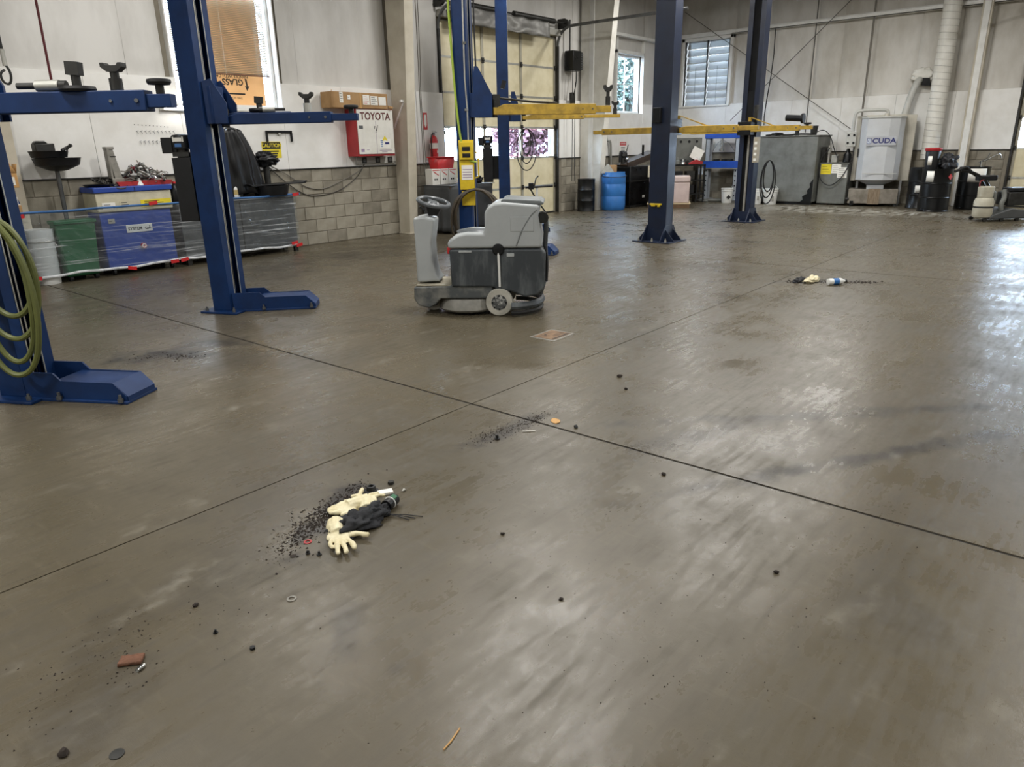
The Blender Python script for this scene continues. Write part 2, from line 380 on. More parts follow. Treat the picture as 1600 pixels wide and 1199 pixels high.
mb = MB(); wall_cells(mb, YR, YL+.3, -.1, ZC, [LOUV, DOOR2], lambda m, a, b, c, d: m.box(19.8, 19.98, a, b, c, d))
wall_back = struct(mb.build('wall_back', 'mortar', ang=0))
wall_right = struct(B(XF-.3, XB+.3, YR-.18, YR, -.1, ZC).build('wall_right', 'panel_white', ang=0))
wall_front = struct(B(XF-.18, XF, YR-.2, YL+.3, -.1, ZC).build('wall_front', 'panel_white', ang=0))
ceiling = struct(B(XF-.3, XB+.3, YR-.3, YL+.3, ZC, ZC+.15).build('ceiling', 'roof_lining', ang=0))

# concrete blocks: one mesh, many objects
bl_me = [MB().box(0, .396, 0, .10, 0, .193).mesh('block', 'block', 0), MB().box(0, .396, 0, .10, 0, .193).mesh('block', 'block_dark', 0)]
for me in bl_me:
    bm = bmesh.new(); bm.from_mesh(me); bmesh.ops.bevel(bm, geom=[e for e in bm.edges], offset=.004, segments=1, affect='EDGES'); bm.to_mesh(me); bm.free()
def block_wall(parent, u0, u1, place, clip=None, dark=.3):
    for k in range(6):
        u = u0-(.203 if k % 2 else 0)
        while u < u1-.02:
            a, b = max(u, u0), min(u+.406, u1)
            if b-a > .05:
                o = bpy.data.objects.new('block', bl_me[1 if random.random() < dark else 0]); COL.objects.link(o); o.parent = parent
                place(o, a, k*.203+.004, random.uniform(-.004, .003)); o.scale = ((b-a-.010)/.396, 1, 1)
            u += .406
def pl_left(o, u, z, d): o.location = (u, 10.35+d, z)
def pl_back(o, u, z, d): o.location = (19.7+d, 20-u, z); o.rotation_euler = (0, 0, -PI/2)
block_wall(wall_left, 2.6, 10.3, pl_left, dark=.15)
block_wall(wall_left, 14.2, 18.2, pl_left, dark=.7)
block_wall(wall_back, 20-10.3, 20-2.25, pl_back, dark=.6)
B(2.6, 10.38, 10.36, 10.46, 0, 1.222).build('mortar_bed', 'mortar', wall_left, ang=0); B(14.12, 18.2, 10.36, 10.46, 0, 1.222).build('mortar_bed', 'mortar', wall_left, ang=0)
B(19.71, 19.8, 2.17, YL, 0, 1.222).build('mortar_bed', 'mortar', wall_back, ang=0)
# hidden stretches of the block course are one plain strip each
B(XF, 2.6, 10.36, 10.46, 0, 1.218).build('block_strip', 'block', wall_left, ang=0)
B(18.2, XB, 10.36, 10.46, 0, 1.218).build('block_strip', 'block_dark', wall_left, ang=0)
B(19.71, 19.8, YR, -1.6, 0, 1.218).build('block_strip', 'block_dark', wall_back, ang=0)

# white lining panels 1.22 to 2.49 and quilted insulation above
def lining(parent, edges, put, z0=1.225, z1=2.49):
    for a, b in zip(edges, edges[1:]):
        put(a, b, z0, z1)
def panL(a, b, z0, z1, t=0): B(a+.002, b-.002, 10.35, 10.45, z0, z1).build('lining_panel', 'panel_white', wall_left, bev=.002)
for e in ([XF, -2.6, -.2, 2.2], [2.2, 4.02, WIN1[0]], [WIN1[1], 8.0, 10.38], [14.12, 15.4, WIN2[0]], [WIN2[1], XB]): lining(wall_left, e, panL)
panL(WIN1[0], WIN1[1], 1.225, WIN1[2]-.03)
panL(WIN2[0], WIN2[1], 1.225, WIN2[2]-.03)
def panB(a, b, z0, z1): B(19.7, 19.79, a+.002, b-.002, z0, z1).build('lining_panel', 'panel_white', wall_back, bev=.002)
for e in ([2.17, 3.4, 4.62, 5.84, 7.06, LOUV[0]], [LOUV[1], YL], [YR, -4, -1.55]): lining(wall_back, e, panB)
panB(LOUV[0], LOUV[1], 1.225, LOUV[2]-.03)
def quilt(a, b, z0, z1, depth, seed, fn, folds=()):
    def g(u, v):
        x = a+(b-a)*u; z = z0+(z1-z0)*v
        e = min(1, min(u, 1-u)*(b-a)/.16)
        d = depth*(1-(1-e)**2)*(.75+.25*math.sin(v*PI))
        d += .012*noise.noise(Vector((x*1.6+seed, z*.9, seed)))+.004*noise.noise(Vector((x*9+seed, z*1.1, 3)))
        for fx_, fw_ in folds: d += .02*math.exp(-((x-fx_)/fw_)**2)
        return fn(x, d, z)
    return MB().grid(g, max(8, int((b-a)/.05)), max(6, int((z1-z0)/.12)))
def qL(a, b, z0, z1, s, folds=()): quilt(a, b, z0, z1, .035, s, lambda x, d, z: (x, 10.43-d, z), folds).build('insulation_sheet', 'insul', wall_left, ang=0 or 60)
def qB(a, b, z0, z1, s, folds=()): quilt(a, b, z0, z1, .035, s, lambda x, d, z: (19.78-d, x, z), folds).build('insulation_sheet', 'insul_back', wall_back, ang=60)
for i, (a, b) in enumerate([(-1, 1), (1, 2.9), (2.9, 4.62), (4.62, WIN1[0]-.1), (WIN1[1]+.1, 7.25), (7.25, 8.55), (8.55, 9.1), (9.3, 9.9), (9.9, 10.40)]): qL(a, b, 2.495, ZC, i*3.1)
qL(WIN1[0]-.1, WIN1[1]+.1, WIN1[3]+.02, ZC, 40)
qL(10.4, 12.2, 3.85, ZC, 41); qL(12.2, 14.1, 3.85, ZC, 42)
for i, (a, b) in enumerate([(14.1, 14.75), (14.75, 15.6), (15.6, WIN2[0]-.08)]): qL(a, b, 2.495, ZC, 50+i)
qL(WIN2[0]-.08, WIN2[1]+.08, WIN2[3]+.42, ZC, 60); qL(WIN2[1]+.08, XB, 2.495, ZC, 61)
for i, (a, b) in enumerate([(2.17, 2.9), (2.9, 3.5), (3.5, 4.3), (4.3, 5.3), (5.3, 6.0), (6.0, 6.62), (6.62, 7.8), (7.8, LOUV[0]-.1)]):
    qB(a, b, 2.495, 4.20, 70+i*2.3, [(4.05, .03), (4.16, .03), (4.25, .04)] if i == 2 else ()); qB(a, b, 4.30, ZC, 90+i)
qB(LOUV[0]-.1, YL, LOUV[3]+.2, ZC, 110); qB(LOUV[1]+.04, YL, 2.495, 4.3, 111)
qB(-1.55, 2.17, 3.85, ZC, 112); qB(-4, -1.55, 2.495, ZC, 113); qB(YR, -4, 2.495, ZC, 114)
# ledge trims and girts
struct(MB().box(XF, 10.38, 10.325, 10.36, 1.212, 1.228).box(14.12, XB, 10.325, 10.36, 1.212, 1.228).build('trim_1', 'dark_steel', ang=0))
struct(MB().box(19.675, 19.71, 2.17, YL, 1.222, 1.238).build('trim_2', 'dark_steel', ang=0))
struct(MB().box(19.56, 19.74, 2.2, 8.75, 4.20, 4.215).box(19.56, 19.575, 2.2, 8.75, 4.20, 4.29).box(19.56, 19.74, 2.2, 8.75, 4.285, 4.30).build('trim_3', 'white_trim', ang=0))
struct(MB().box(19.56, 19.76, 8.75, YL, 4.20, 4.30).build('trim_4', 'white_trim', bev=.006))
struct(MB().box(16.2, 18.9, 10.26, 10.42, 4.03, 4.10).build('trim_5', 'white_trim', bev=.006))

# tapered frame columns (web + two flanges)
def frame_column(name, x, d0, d1, m='white_paint', fl=.2, h=ZC):
    mb = MB(); y0, y1 = 10.34-d0, 10.34-d1
    def slab(a0, a1, x0, x1): # a = offsets of near/far faces at the base and top
        mb.add([(x0, a0[0], 0), (x1, a0[0], 0), (x1, a0[1], 0), (x0, a0[1], 0), (x0, a1[0], h), (x1, a1[0], h), (x1, a1[1], h), (x0, a1[1], h)],
               [(3, 2, 1, 0), (4, 5, 6, 7), (0, 1, 5, 4), (1, 2, 6, 5), (2, 3, 7, 6), (3, 0, 4, 7)])
    slab((y0, y0+.015), (y1, y1+.015), x, x+fl)
    slab((y0+.015, 10.34), (y1+.015, 10.34), x+.004, x+.02)
    slab((10.325, 10.345), (10.325, 10.345), x, x+fl)
    mb.box(x-.03, x+fl+.03, y0-.03, 10.34, 0, .015)
    for bx_ in (x+.04, x+fl-.04): mb.cyl((bx_, y0+.04, .015), (bx_, y0+.04, .045), .012, n=6)
    return struct(mb.build(name, m, bev=.003))
frame_column('frame_column', 9.09, .27, .55, mat('column_tan', '#c6bfae', .5, c2='#a39a86', scale=2, amt=.6, detail=7))
frame_column('frame_column', 2.72, .12, .3, 'column_tan', .34)
frame_column('frame_column', 14.96, .50, .95, 'white_paint', .2)
mb = MB(); mb.box(19.52, 19.69, 2.94, 3.14, 0, ZC); struct(mb.build('frame_column', 'column_tan', bev=.01))
struct(MB().box(19.50, 19.525, 2.98, 3.1, .0, ZC).build('trim_7', 'white_trim', bev=.003))
# cover strips and girt brace on the big left-corner column
struct(MB().box(14.94, 14.965, 9.98, 10.1, 0, ZC).build('trim_8', 'white_trim', bev=.003))
struct(MB().box(9.02, 9.1, 10.02, 10.06, 2.27, 2.31).add([(9.095, 10.30, 1.9), (9.095, 10.05, 2.27), (9.095, 10.01, 2.27), (9.095, 10.30, 1.84), (9.08, 10.30, 1.9), (9.08, 10.05, 2.27), (9.08, 10.01, 2.27), (9.08, 10.30, 1.84)], [(0, 1, 2, 3), (7, 6, 5, 4), (0, 1, 5, 4), (1, 2, 6, 5), (2, 3, 7, 6), (3, 0, 4, 7)]).build('trim_9', 'white_trim'))

# ------------------------------------------------------------------ overhead doors
def overhead_door(name, W, parent_loc, rz, win_row=2, rows=6, cols=3):
    d = bpy.data.objects.new(name, None); COL.objects.link(d); d.location = parent_loc; d.rotation_euler = (0, 0, rz); d['kind'] = 'structure'
    rh = 3.78/rows; cw = W/cols
    pm = MB().box(.03, cw-.03, 0, .04, .02, rh-.02).mesh('panel', 'cream', 0)
    for r_ in range(rows):
        for c_ in range(cols):
            if r_ == win_row:
                w = B(.05, cw-.05, .015, .022, .05, rh-.05).build('pane', 'glass', d, (c_*cw, 0, r_*rh), ang=0)
            else:
                o = bpy.data.objects.new('panel', pm); COL.objects.link(o); o.parent = d; o.location = (c_*cw, 0, r_*rh)
        MB().box(0, W, -.006, .045, r_*rh, r_*rh+.02).build('rail', 'galv', d, ang=0)
        MB().box(0, W, -.006, .045, (r_+1)*rh-.02, (r_+1)*rh-.002).build('rail', 'galv', d, ang=0)
    for c_ in range(cols+1):
        w0 = .035 if 0 < c_ < cols else .05
        MB().box(c_*cw-(w0 if c_ else 0), c_*cw+(w0 if c_ < cols else 0), -.018, .045, .02, 3.76).build('stile', mat('stile_grey', '#a9a493', .45, .3), d, ang=0)
        for r_ in range(1, rows):
            MB().box(c_*cw-.035 if c_ else .0, c_*cw+.035 if c_ < cols else W, -.035, -.018, r_*rh-.05, r_*rh+.05).cyl((c_*cw-.03 if c_ else 0.0, -.035, r_*rh), (c_*cw+.03, -.035, r_*rh), .016, n=8).build('hinge', 'dark_steel', d)
    B(.0, W, -.01, .05, -.0, .03).build('bottom_seal', 'black_rubber', d, ang=0)
    for sx in (-.06, W+.02):
        MB().box(sx, sx+.04, -.09, -.03, 0, 3.6).build('track', 'dark_steel', d, ang=0)
        pts = [(sx+.02, -.06, 3.6)]+[(sx+.02, -.06-.38*(1-math.cos(t*PI/12)), 3.6+.38*math.sin(t*PI/12)) for t in range(1, 7)]+[(sx+.02, -3.2, 3.99)]
        MB().tube(pts, .03, 6).build('horizontal_track', 'grey_steel', d)
    MB().cyl((-.15, -.22, 4.05), (W+.15, -.22, 4.05), .016, n=10).cyl((.3, -.22, 4.05), (W*.46, -.22, 4.05), .055, n=14).cyl((W*.54, -.22, 4.05), (W-.3, -.22, 4.05), .055, n=14).build('torsion_spring', 'dark_steel', d)
    for sx in (-.1, W+.1): MB().cyl((sx-.03, -.22, 4.05), (sx+.03, -.22, 4.05), .09, n=16).box(sx-.02, sx+.02, -.22, .0, 3.95, 4.15).build('cable_drum', 'dark_steel', d)
    B(-.05, W+.05, -.16, -.04, 3.80, 3.92).build('header', 'galv', d, bev=.004)
    return d
door_1 = overhead_door('door_1', DOOR1[1]-DOOR1[0], (DOOR1[0], 10.45, 0), 0)
door_2 = overhead_door('door_2', DOOR2[1]-DOOR2[0], (19.79, DOOR2[1], 0), BACK)
# foil flap hanging over the head of the door
def flap(u, v): x = 10.5+3.0*u; return (x, 10.18+.05*noise.noise(Vector((x*3, v*2, 0)))-.05*v, 4.0-.30*v+.03*noise.noise(Vector((x*4, 2, 1))))
tag(MB().grid(flap, 60, 8).build('foil_flap', 'foil', solid=.004), 'crinkled silver foil flap hung over the head of the cream overhead door', 'flap')

# ------------------------------------------------------------------ windows
def window(name, opening, axis, nx=1, nz=1, m='white_trim', depth=.16, fw=.05):
    """opening = (u0, u1, z0, z1); axis 'L' on the left wall, 'B' on the back wall"""
    u0, u1, z0, z1 = opening
    w = bpy.data.objects.new(name, None); COL.objects.link(w); w['kind'] = 'structure'
    if axis == 'L': w.location = (u0, 10.46, z0)
    else: w.location = (19.79, u1, z0); w.rotation_euler = (0, 0, BACK)
    W, Hh = u1-u0, z1-z0
    MB().box(0, fw, .02, depth, 0, Hh).build('frame_post', m, w, bev=.004); MB().box(W-fw, W, .02, depth, 0, Hh).build('frame_post', m, w, bev=.004)
    MB().box(fw, W-fw, .02, depth, 0, fw).build('frame_rail', m, w, bev=.004); MB().box(fw, W-fw, .02, depth, Hh-fw, Hh).build('frame_rail', m, w, bev=.004)
    for i in range(1, nx): x = fw+(W-2*fw)*i/nx; MB().box(x-.008, x+.008, .07, .1, fw, Hh-fw).build('mullion', m, w)
    for i in range(1, nz): z = fw+(Hh-2*fw)*i/nz; MB().box(fw, W-fw, .07, .1, z-.008, z+.008).build('mullion', m, w)
    for i in range(nx):
        for j in range(nz):
            B(fw+(W-2*fw)*i/nx+.008, fw+(W-2*fw)*(i+1)/nx-.008, .083, .088, fw+(Hh-2*fw)*j/nz+.008, fw+(Hh-2*fw)*(j+1)/nz-.008).build('pane', 'glass', w, ang=0)
    return w
w1 = window('window_1', WIN1, 'L')
MB().box(-.02, 0, -.10, .02, -.02, 2.1).build('casing', 'white_trim', w1, bev=.004); MB().box(1.64, 1.66, -.10, .02, -.02, 2.1).build('casing', 'white_trim', w1, bev=.004)
MB().box(-.02, 1.66, -.10, .05, -.03, 0).build('sill', 'white_trim', w1, bev=.004)
w2 = window('window_2', WIN2, 'L', 2, 2)
MB().box(-.04, 0, -.10, .02, -.02, 1.80).build('casing', 'white_trim', w2, bev=.004); MB().box(1.26, 1.30, -.10, .02, -.02, 1.80).build('casing', 'white_trim', w2, bev=.004)
MB().box(-.04, 1.3, -.10, .05, -.03, 0).build('sill', 'white_trim', w2, bev=.004)
MB().box(0, 1.26, -.02, .02, 1.40, 1.80).build('header_box', 'insul', w2, bev=.004)
MB().box(-.04, 1.3, -.10, .02, 1.39, 1.47).build('casing', 'white_trim', w2, bev=.004)
# jalousie window
w3 = bpy.data.objects.new('window_3', None); COL.objects.link(w3); w3['kind'] = 'structure'; w3.location = (19.70, LOUV[1], LOUV[2]); w3.rotation_euler = (0, 0, BACK)
W3, H3 = LOUV[1]-LOUV[0], LOUV[3]-LOUV[2]
for a, b in ((-.1, -.02), (W3+.02, W3+.1)): B(a, b, -.05, .08, -.02, H3+.08).build('casing', 'white_trim', w3, bev=.004)
B(-.1, W3+.1, -.05, .08, H3+.0, H3+.08).build('casing', 'white_trim', w3, bev=.004); B(-.1, W3+.1, -.06, .08, -.04, 0).build('sill', 'white_trim', w3, bev=.004)
for a in (-.02, W3-.02): B(a, a+.04, 0, .10, 0, H3).build('frame_post', 'dark_steel', w3)
B(W3/2-.018, W3/2+.018, 0, .10, 0, H3).build('frame_post', 'dark_steel', w3)
for side in (0, 1):
    x0 = .03+side*(W3/2-.005); x1 = x0+W3/2-.05
    for k in range(9):
        z = H3*k/9
        M = T(0, .06, z+.09) @ RX(R(-24))
        lv = MB(M).box(x0, x1, -.003, .003, -.10, .095).build('louvre', 'glass_louvre', w3, ang=0)
        MB(M).box(x0, x1, -.008, .008, -.108, -.098).build('louvre_edge', 'white_trim', lv, ang=0)
    MB().cyl(((x0+x1)/2, -.01, .06), ((x0+x1)/2, -.01, H3*.6), .006, n=6).build('operator_rod', 'grey_steel', w3)

# venetian blind and the carton behind it
vb = thing('venetian_blind', 'white venetian blind hanging in the window behind the tall blue lift post', 'blind', (5.26, 10.40, 2.57))
sl = MB(RX(R(-36))).box(0, 1.46, -.0125, .0125, -.0008, .0008).mesh('slat', 'blind', 0)
nsl = 66
for k in range(nsl):
    o = bpy.data.objects.new('slat', sl); COL.objects.link(o); o.parent = vb; o.location = (0, 0, .03+k*.0235)
    if k in (52, 53, 58): o.rotation_euler = (R(30), 0, 0)
MB().box(0, 1.46, -.014, .014, 0, .018).build('bottom_rail', mat('blind_rail', '#6d4a35', .5), vb, bev=.003)
MB().box(0, 1.46, -.02, .02, 1.58, 1.62).build('head_rail', 'white_trim', vb, bev=.003)
for x in (.2, .75, 1.28): MB().cyl((x, -.014, .01), (x, -.014, 1.6), .0022, n=5).cyl((x, .014, .01), (x, .014, 1.6), .0022, n=5).build('ladder_cord', 'white_trim', vb)
ct = thing('glass_carton', 'flat cardboard glass carton standing upside down in the window behind the blind', 'carton', (5.66, 10.50, 2.17))
B(0, 1.02, 0, .012, 0, 1.5).build('sheet', 'carton_window', ct, bev=.006)
FL = (PI/2, PI, 0)
text('GLASS', .12, 'ink', ct, (.50, -.001, .32), FL, bold=.003)
text('HANDLE WITH CARE', .06, 'ink', ct, (.47, -.001, .395), FL, bold=.001)
text('THIS SIDE UP', .045, 'ink', ct, (.50, -.001, .10), FL)
MB().box(.35, .68, -.002, 0, .145, .165).build('printed_bar', 'ink', ct, ang=0)
MB().prism([(.72, .20), (.765, .27), (.74, .265), (.73, .37), (.70, .37), (.715, .265), (.69, .27)], -.002, 0).build('printed_arrow', 'ink', ct, ang=0)

# tube lamp on the wall under the window
wl = thing('wall_tube_lamp', 'lit white tube lamp on the wall left of the tall blue post', 'lamp', (4.92, 10.33, 2.06))
B(0, .62, -.05, 0, 0, .06).build('housing', 'lamp_body', wl, bev=.006)
_e = bpy.data.materials.new('tube_glow'); _e.use_nodes = True; _b = _e.node_tree.nodes['Principled BSDF']; _b.inputs['Base Color'].default_value = (1, 1, 1, 1); _b.inputs['Emission Color'].default_value = (1, .98, .95, 1); _b.inputs['Emission Strength'].default_value = 22; MATS['tube_glow'] = _e
MB().cyl((.03, -.075, .03), (.59, -.075, .03), .018, n=12).build('tube', 'tube_glow', wl)
for _x in (.0, .6): B(_x, _x+.025, -.10, -.05, .0, .06).build('lamp_holder', 'white_plastic', wl)
tag(MB().cyl((5.75, 10.28, 2.08), (6.80, 10.28, 2.08), .022, n=12).box(5.9, 5.93, 10.28, 10.35, 2.07, 2.09).box(6.6, 6.63, 10.28, 10.35, 2.07, 2.09).build('towel_rail', 'white_paint'), 'white round rail on the wall under the blind window', 'rail')

# ------------------------------------------------------------------ outside the windows
gr = struct(B(-30, 60, -40, 60, -.35, -.25).build('ground_outside', 'asphalt', ang=0))
def tree(label, loc, h, rad, leaf, seed):
    t = thing('street_tree', label, 'tree', loc); rnd = random.Random(seed)
    mb = MB().tube([(0, 0, -.25), (.1, 0, h*.3), (0, .1, h*.6)], lambda u: .16*(1-.6*u), 8)
    for k in range(9):
        a = rnd.uniform(0, 6.28); mb.tube([(0, 0, h*(.3+.03*k)), (rad*.6*math.cos(a), rad*.6*math.sin(a), h*(.55+.04*k))], .035, 5)
    mb.build('trunk', 'bark', t)
    lf = MB()
    for k in range(4200):
        while True:
            p = Vector((rnd.uniform(-1, 1), rnd.uniform(-1, 1), rnd.uniform(-1, 1)))
            if p.length < 1: break
        q = Vector((p.x*rad, p.y*rad, h*.68+p.z*h*.36)); s = rnd.uniform(.06, .13)
        a = Vector((rnd.uniform(-1, 1), rnd.uniform(-1, 1), rnd.uniform(-1, 1))).normalized(); b = a.orthogonal().normalized()*s*.6; a = a*s
        lf.add([q-a, q+b, q+a, q-b], [(0, 1, 2, 3)])
    lf.build('foliage', leaf, t, ang=0)
tree('green tree outside the small window in the far corner', (23.4, 14.1, 0), 5.4, 1.5, 'leaf_green', 3)
tree('pink blossoming tree outside the overhead door, behind its right pane', (18.3, 14.6, 0), 3.4, 1.25, 'leaf_pink', 5)
tree('pale green tree outside the overhead door, behind its middle pane', (14.6, 15.9, 0), 4.2, 1.3, 'leaf_green', 9)
hs = thing('house', 'slate blue house seen through the small window in the far corner', 'house', (30.8, 18.6, -.25), R(-58))
B(-3, 4.5, 0, 4, 0, 3.3).build('wall', 'house_blue', hs); MB().prism([(-.4, 3.3), (4.4, 3.3), (2, 4.4)], -3.3, 4.8, 'x').build('roof', mat('roof_grey', '#8f98a3', .8), hs)
for x in (-1.8, 1.5): w_ = B(x, x+1, -.05, .02, 1.2, 2.4).build('window', 'white_trim', hs); B(x+.08, x+.92, -.06, -.05, 1.28, 2.32).build('pane', 'glass_louvre', w_)

# ------------------------------------------------------------------ unseen strip lamps under the roof, some inferred, others added for brightness
for i, (x, y) in enumerate(LAMPS):
    l = thing('unseen_bay_lamp', 'unseen white strip lamp under the roof', 'lamp', (x, y, 4.92), 0, 'high-bay strip lamps')
    MB().prism([(-.16, 0), (.16, 0), (.10, .07), (-.10, .07)], -.62, .62, 'y').build('housing', 'lamp_body', l)
    for s in (-.5, .5): MB().cyl((0, s, .07), (0, s, ZC-4.92), .006, n=6).build('hanger', 'grey_steel', l)
    a = bpy.data.lights.new('strip', 'AREA'); a.shape = 'RECTANGLE'; a.size = .3; a.size_y = 1.2; a.energy = LAMP_W*(.62 if y > 7 else 1); a.color = LAMP_COL
    ao = bpy.data.objects.new('light_strip', a); COL.objects.link(ao); ao.parent = l; ao.location = (0, 0, -.012)

# ================================================================== VEHICLE LIFTS
def arm(parent, org, ang, z, L1, L2, m, h=.1, w=.10, pads=(), name='swing_arm', brace=False):
    """two-stage swing arm: knuckle, outer box, inner box and its pads; org is relative to the column"""
    M = T(org[0], org[1], z) @ RZ(R(ang))
    o = MB(M).prism([(0, -h/2), (L1, -h/2), (L1, h/2), (.16, h/2), (.06, h*.2), (0, h*.2)], -w/2, w/2).build(name, m, parent, bev=.006)
    MB(M).cyl((.03, 0, -h*.75), (.03, 0, h*.95), .035, n=14).build('pivot_pin', 'dark_steel', o)
    MB(M).box(L1-.03, L1+L2, -w*.36, w*.36, -h*.34, h*.30).build('inner_arm', m, o, bev=.004)
    MB(M).cyl((L1-.05, -w/2-.008, 0), (L1-.05, w/2+.008, 0), .012, n=10).cyl((L1-.2, -w/2-.008, 0), (L1-.2, w/2+.008, 0), .009, n=8).build('stop_bolt', 'grey_steel', o)
    if brace: MB(M).add([(.02, -.03, h/2+.16), (.05, -.03, h/2+.16), (.5, -.02, h/2), (.44, -.02, h/2), (.02, .02, h/2+.16), (.05, .02, h/2+.16), (.5, .02, h/2), (.44, .02, h/2)], [(0, 1, 2, 3), (7, 6, 5, 4), (0, 1, 5, 4), (1, 2, 6, 5), (2, 3, 7, 6), (3, 0, 4, 7)]).box(.0, .05, -.03, .03, h*.2, h/2+.16).build('arm_brace', m, o)
    for (d, kind, hh) in pads:
        b = h*.30 if d > L1 else h/2
        if kind == 'round':
            MB(M).cyl((d, 0, -h*.3), (d, 0, b+hh), .024, n=12).build('pad_screw', 'dark_steel', o)
            MB(M).lathe([(.02, b+hh-.012), (.06, b+hh-.008), (.068, b+hh+.006), (.066, b+hh+.02), (.05, b+hh+.024), (.01, b+hh+.018)], 20, (d, 0, 0)).build('lift_pad', 'black_rubber', o)
        elif kind == 'low':
            MB(M).lathe([(.09, b), (.10, b+.012), (.095, b+.028), (.04, b+.03)], 20, (d, 0, 0)).build('lift_pad', 'black_rubber', o)
            MB(M).cyl((d, 0, b+.03), (d, 0, b+hh*.55), .026, n=12).cbox((d, 0, b+hh*.78), (.075, .06, hh*.45), RY(.08)).build('pad_block', 'dark_steel', o)
        else:
            MB(M).cyl((d, 0, -h*.2), (d, 0, b+hh*.45), .036, n=14).build('pad_socket', 'galv' if kind == 'tee' else 'dark_steel', o)
            MB(M).cyl((d, 0, b+hh*.4), (d, 0, b+hh*.75), .025, n=12).prism([(d-.03, b+hh*.68), (d+.03, b+hh*.68), (d+.062, b+hh*.85), (d+.062, b+hh), (d+.042, b+hh), (d+.03, b+hh*.9), (d-.03, b+hh*.9), (d-.042, b+hh), (d-.062, b+hh), (d-.062, b+hh*.85)], -.03, .03).build('fork_adapter', 'dark_steel', o)
    return o
def lift_post(label, x, y, oa, fa, flen, m='steel_blue', h=4.35, D=.2, W=.27):
    p = thing('lift_post', label, 'lift post', (x, y, 0), 0, 'two-post lift columns with long floor feet')
    M = RZ(R(oa)); t = .012
    x0, x1, w = -D*.55, D*.45, W/2
    prof = [(x0, -w), (x1, -w), (x1, -w*.36), (x1-t, -w*.36), (x1-t, -w+t), (x0+t, -w+t), (x0+t, w-t), (x1-t, w-t), (x1-t, w*.36), (x1, w*.36), (x1, w), (x0, w)]
    MB(M).prism(prof, .02, h, 'z').build('column', m, p, bev=.003)
    MB(M).box(x0+t+.02, x0+t+.03, -w+.02, w-.02, .1, h-.05).build('slot_shade', 'slot_black', p, ang=0)  # black sheet paints the shade inside the open column
    MB(M).cyl((x1-.05, w*.2, .1), (x1-.05, w*.2, h-.1), .012, n=8).build('lift_screw', 'chrome', p)
    for s in (-1, 1): MB(M).box(x1, x1+.004, s*w*.36-.004, s*w*.36+.004, .03, h).build('slot_edge', 'galv', p, ang=0)
    MB(M).box(x0-.09, x1+.12, -w-.09, w+.09, 0, .02).build('base_plate', 'dark_steel' if m != 'steel_blue' else m, p, bev=.004)
    for a in (-w-.05, w+.05):
        for b in (x0-.04, x1+.07): MB(M).cyl((b, a, .02), (b, a, .045), .016, n=6).cyl((b, a, .04), (b, a, .062), .009, n=8).build('anchor_bolt', 'grey_steel', p)
    F = RZ(R(fa)); ft = MB(F).box(.05, flen, -.15, .15, 0, .018).build('foot_plate', m, p, bev=.003)
    for s in (-.135, .123):
        MB(F).prism([(.05, .018), (flen-.005, .018), (flen-.005, .05), (flen-.09, .135), (.36, .135), (.31, .185), (.05, .185)], s, s+.012).build('foot_gusset', m, ft)
    MB(F).prism([(flen-.012, .018), (flen, .018), (flen, .05), (flen-.09, .135), (flen-.1, .13)], -.13, .13).build('foot_nose', m, ft)
    MB(F).box(.30, flen-.09, -.13, .13, .118, .13).build('foot_cover', m, ft)
    for d in (.34, flen-.04):
        for s in (-.165, .165): MB(F).cyl((d, s*.92, .016), (d, s*.92, .04), .018, n=6).cyl((d, s*.92, .04), (d, s*.92, .065), .01, n=8).build('anchor_bolt', 'grey_steel', ft)
    return p
def carriage(p, oa, poly, m, ang=None, yo=-.12):
    M = RZ(R(oa if ang is None else ang))
    z0 = min(q[1] for q in poly); z1 = max(q[1] for q in poly)
    c = MB(RZ(R(oa))).box(-.04, .17, -.09, .09, z0, z0+.32).build('carriage', m, p, bev=.006)
    MB(M).prism(poly, yo, yo+.014).build('gusset_plate', m, c); MB(M).prism(poly, -yo-.014, -yo).build('gusset_plate', m, c)
    return c
def power_unit(p, M, z, m='black_plastic'):
    """hydraulic tank with an electric motor on top"""
    o = MB(M).box(-.085, .085, -.075, .075, z-.78, z-.20).box(-.088, -.082, -.05, .05, z-.7, z-.3).build('hydraulic_tank', m, p, bev=.02)
    MB(M).cyl((0, 0, z-.2), (0, 0, z-.12), .055, n=16).cbox((0, 0, z-.17), (.15, .13, .04)).build('valve_block', 'dark_steel', o)
    MB(M).lathe([(.03, z-.13), (.088, z-.12), (.09, z-.02), (.08, z), (.03, z+.01)], 20).build('motor', m, o)
    MB(M).box(-.17, -.07, -.06, .06, z-.16, z-.02).build('switch_box', m, o, bev=.006)
    MB(M).add([(-.05, -.0795, z-.06), (.05, -.0795, z-.06), (.05, -.0795, z-.015), (-.05, -.0795, z-.015), (-.05, -.0765, z-.06), (.05, -.0765, z-.06), (.05, -.0765, z-.015), (-.05, -.0765, z-.015)], [(0, 1, 2, 3), (4, 5, 6, 7), (0, 1, 5, 4), (3, 2, 6, 7)]).cbox((0, -.0905, z-.04), (.08, .004, .035)).build('rating_label', 'paper', o)
    MB(M).cbox((.0, -.0905, z-.09), (.06, .004, .03)).build('blue_label', 'blue_tape', o)
    return o

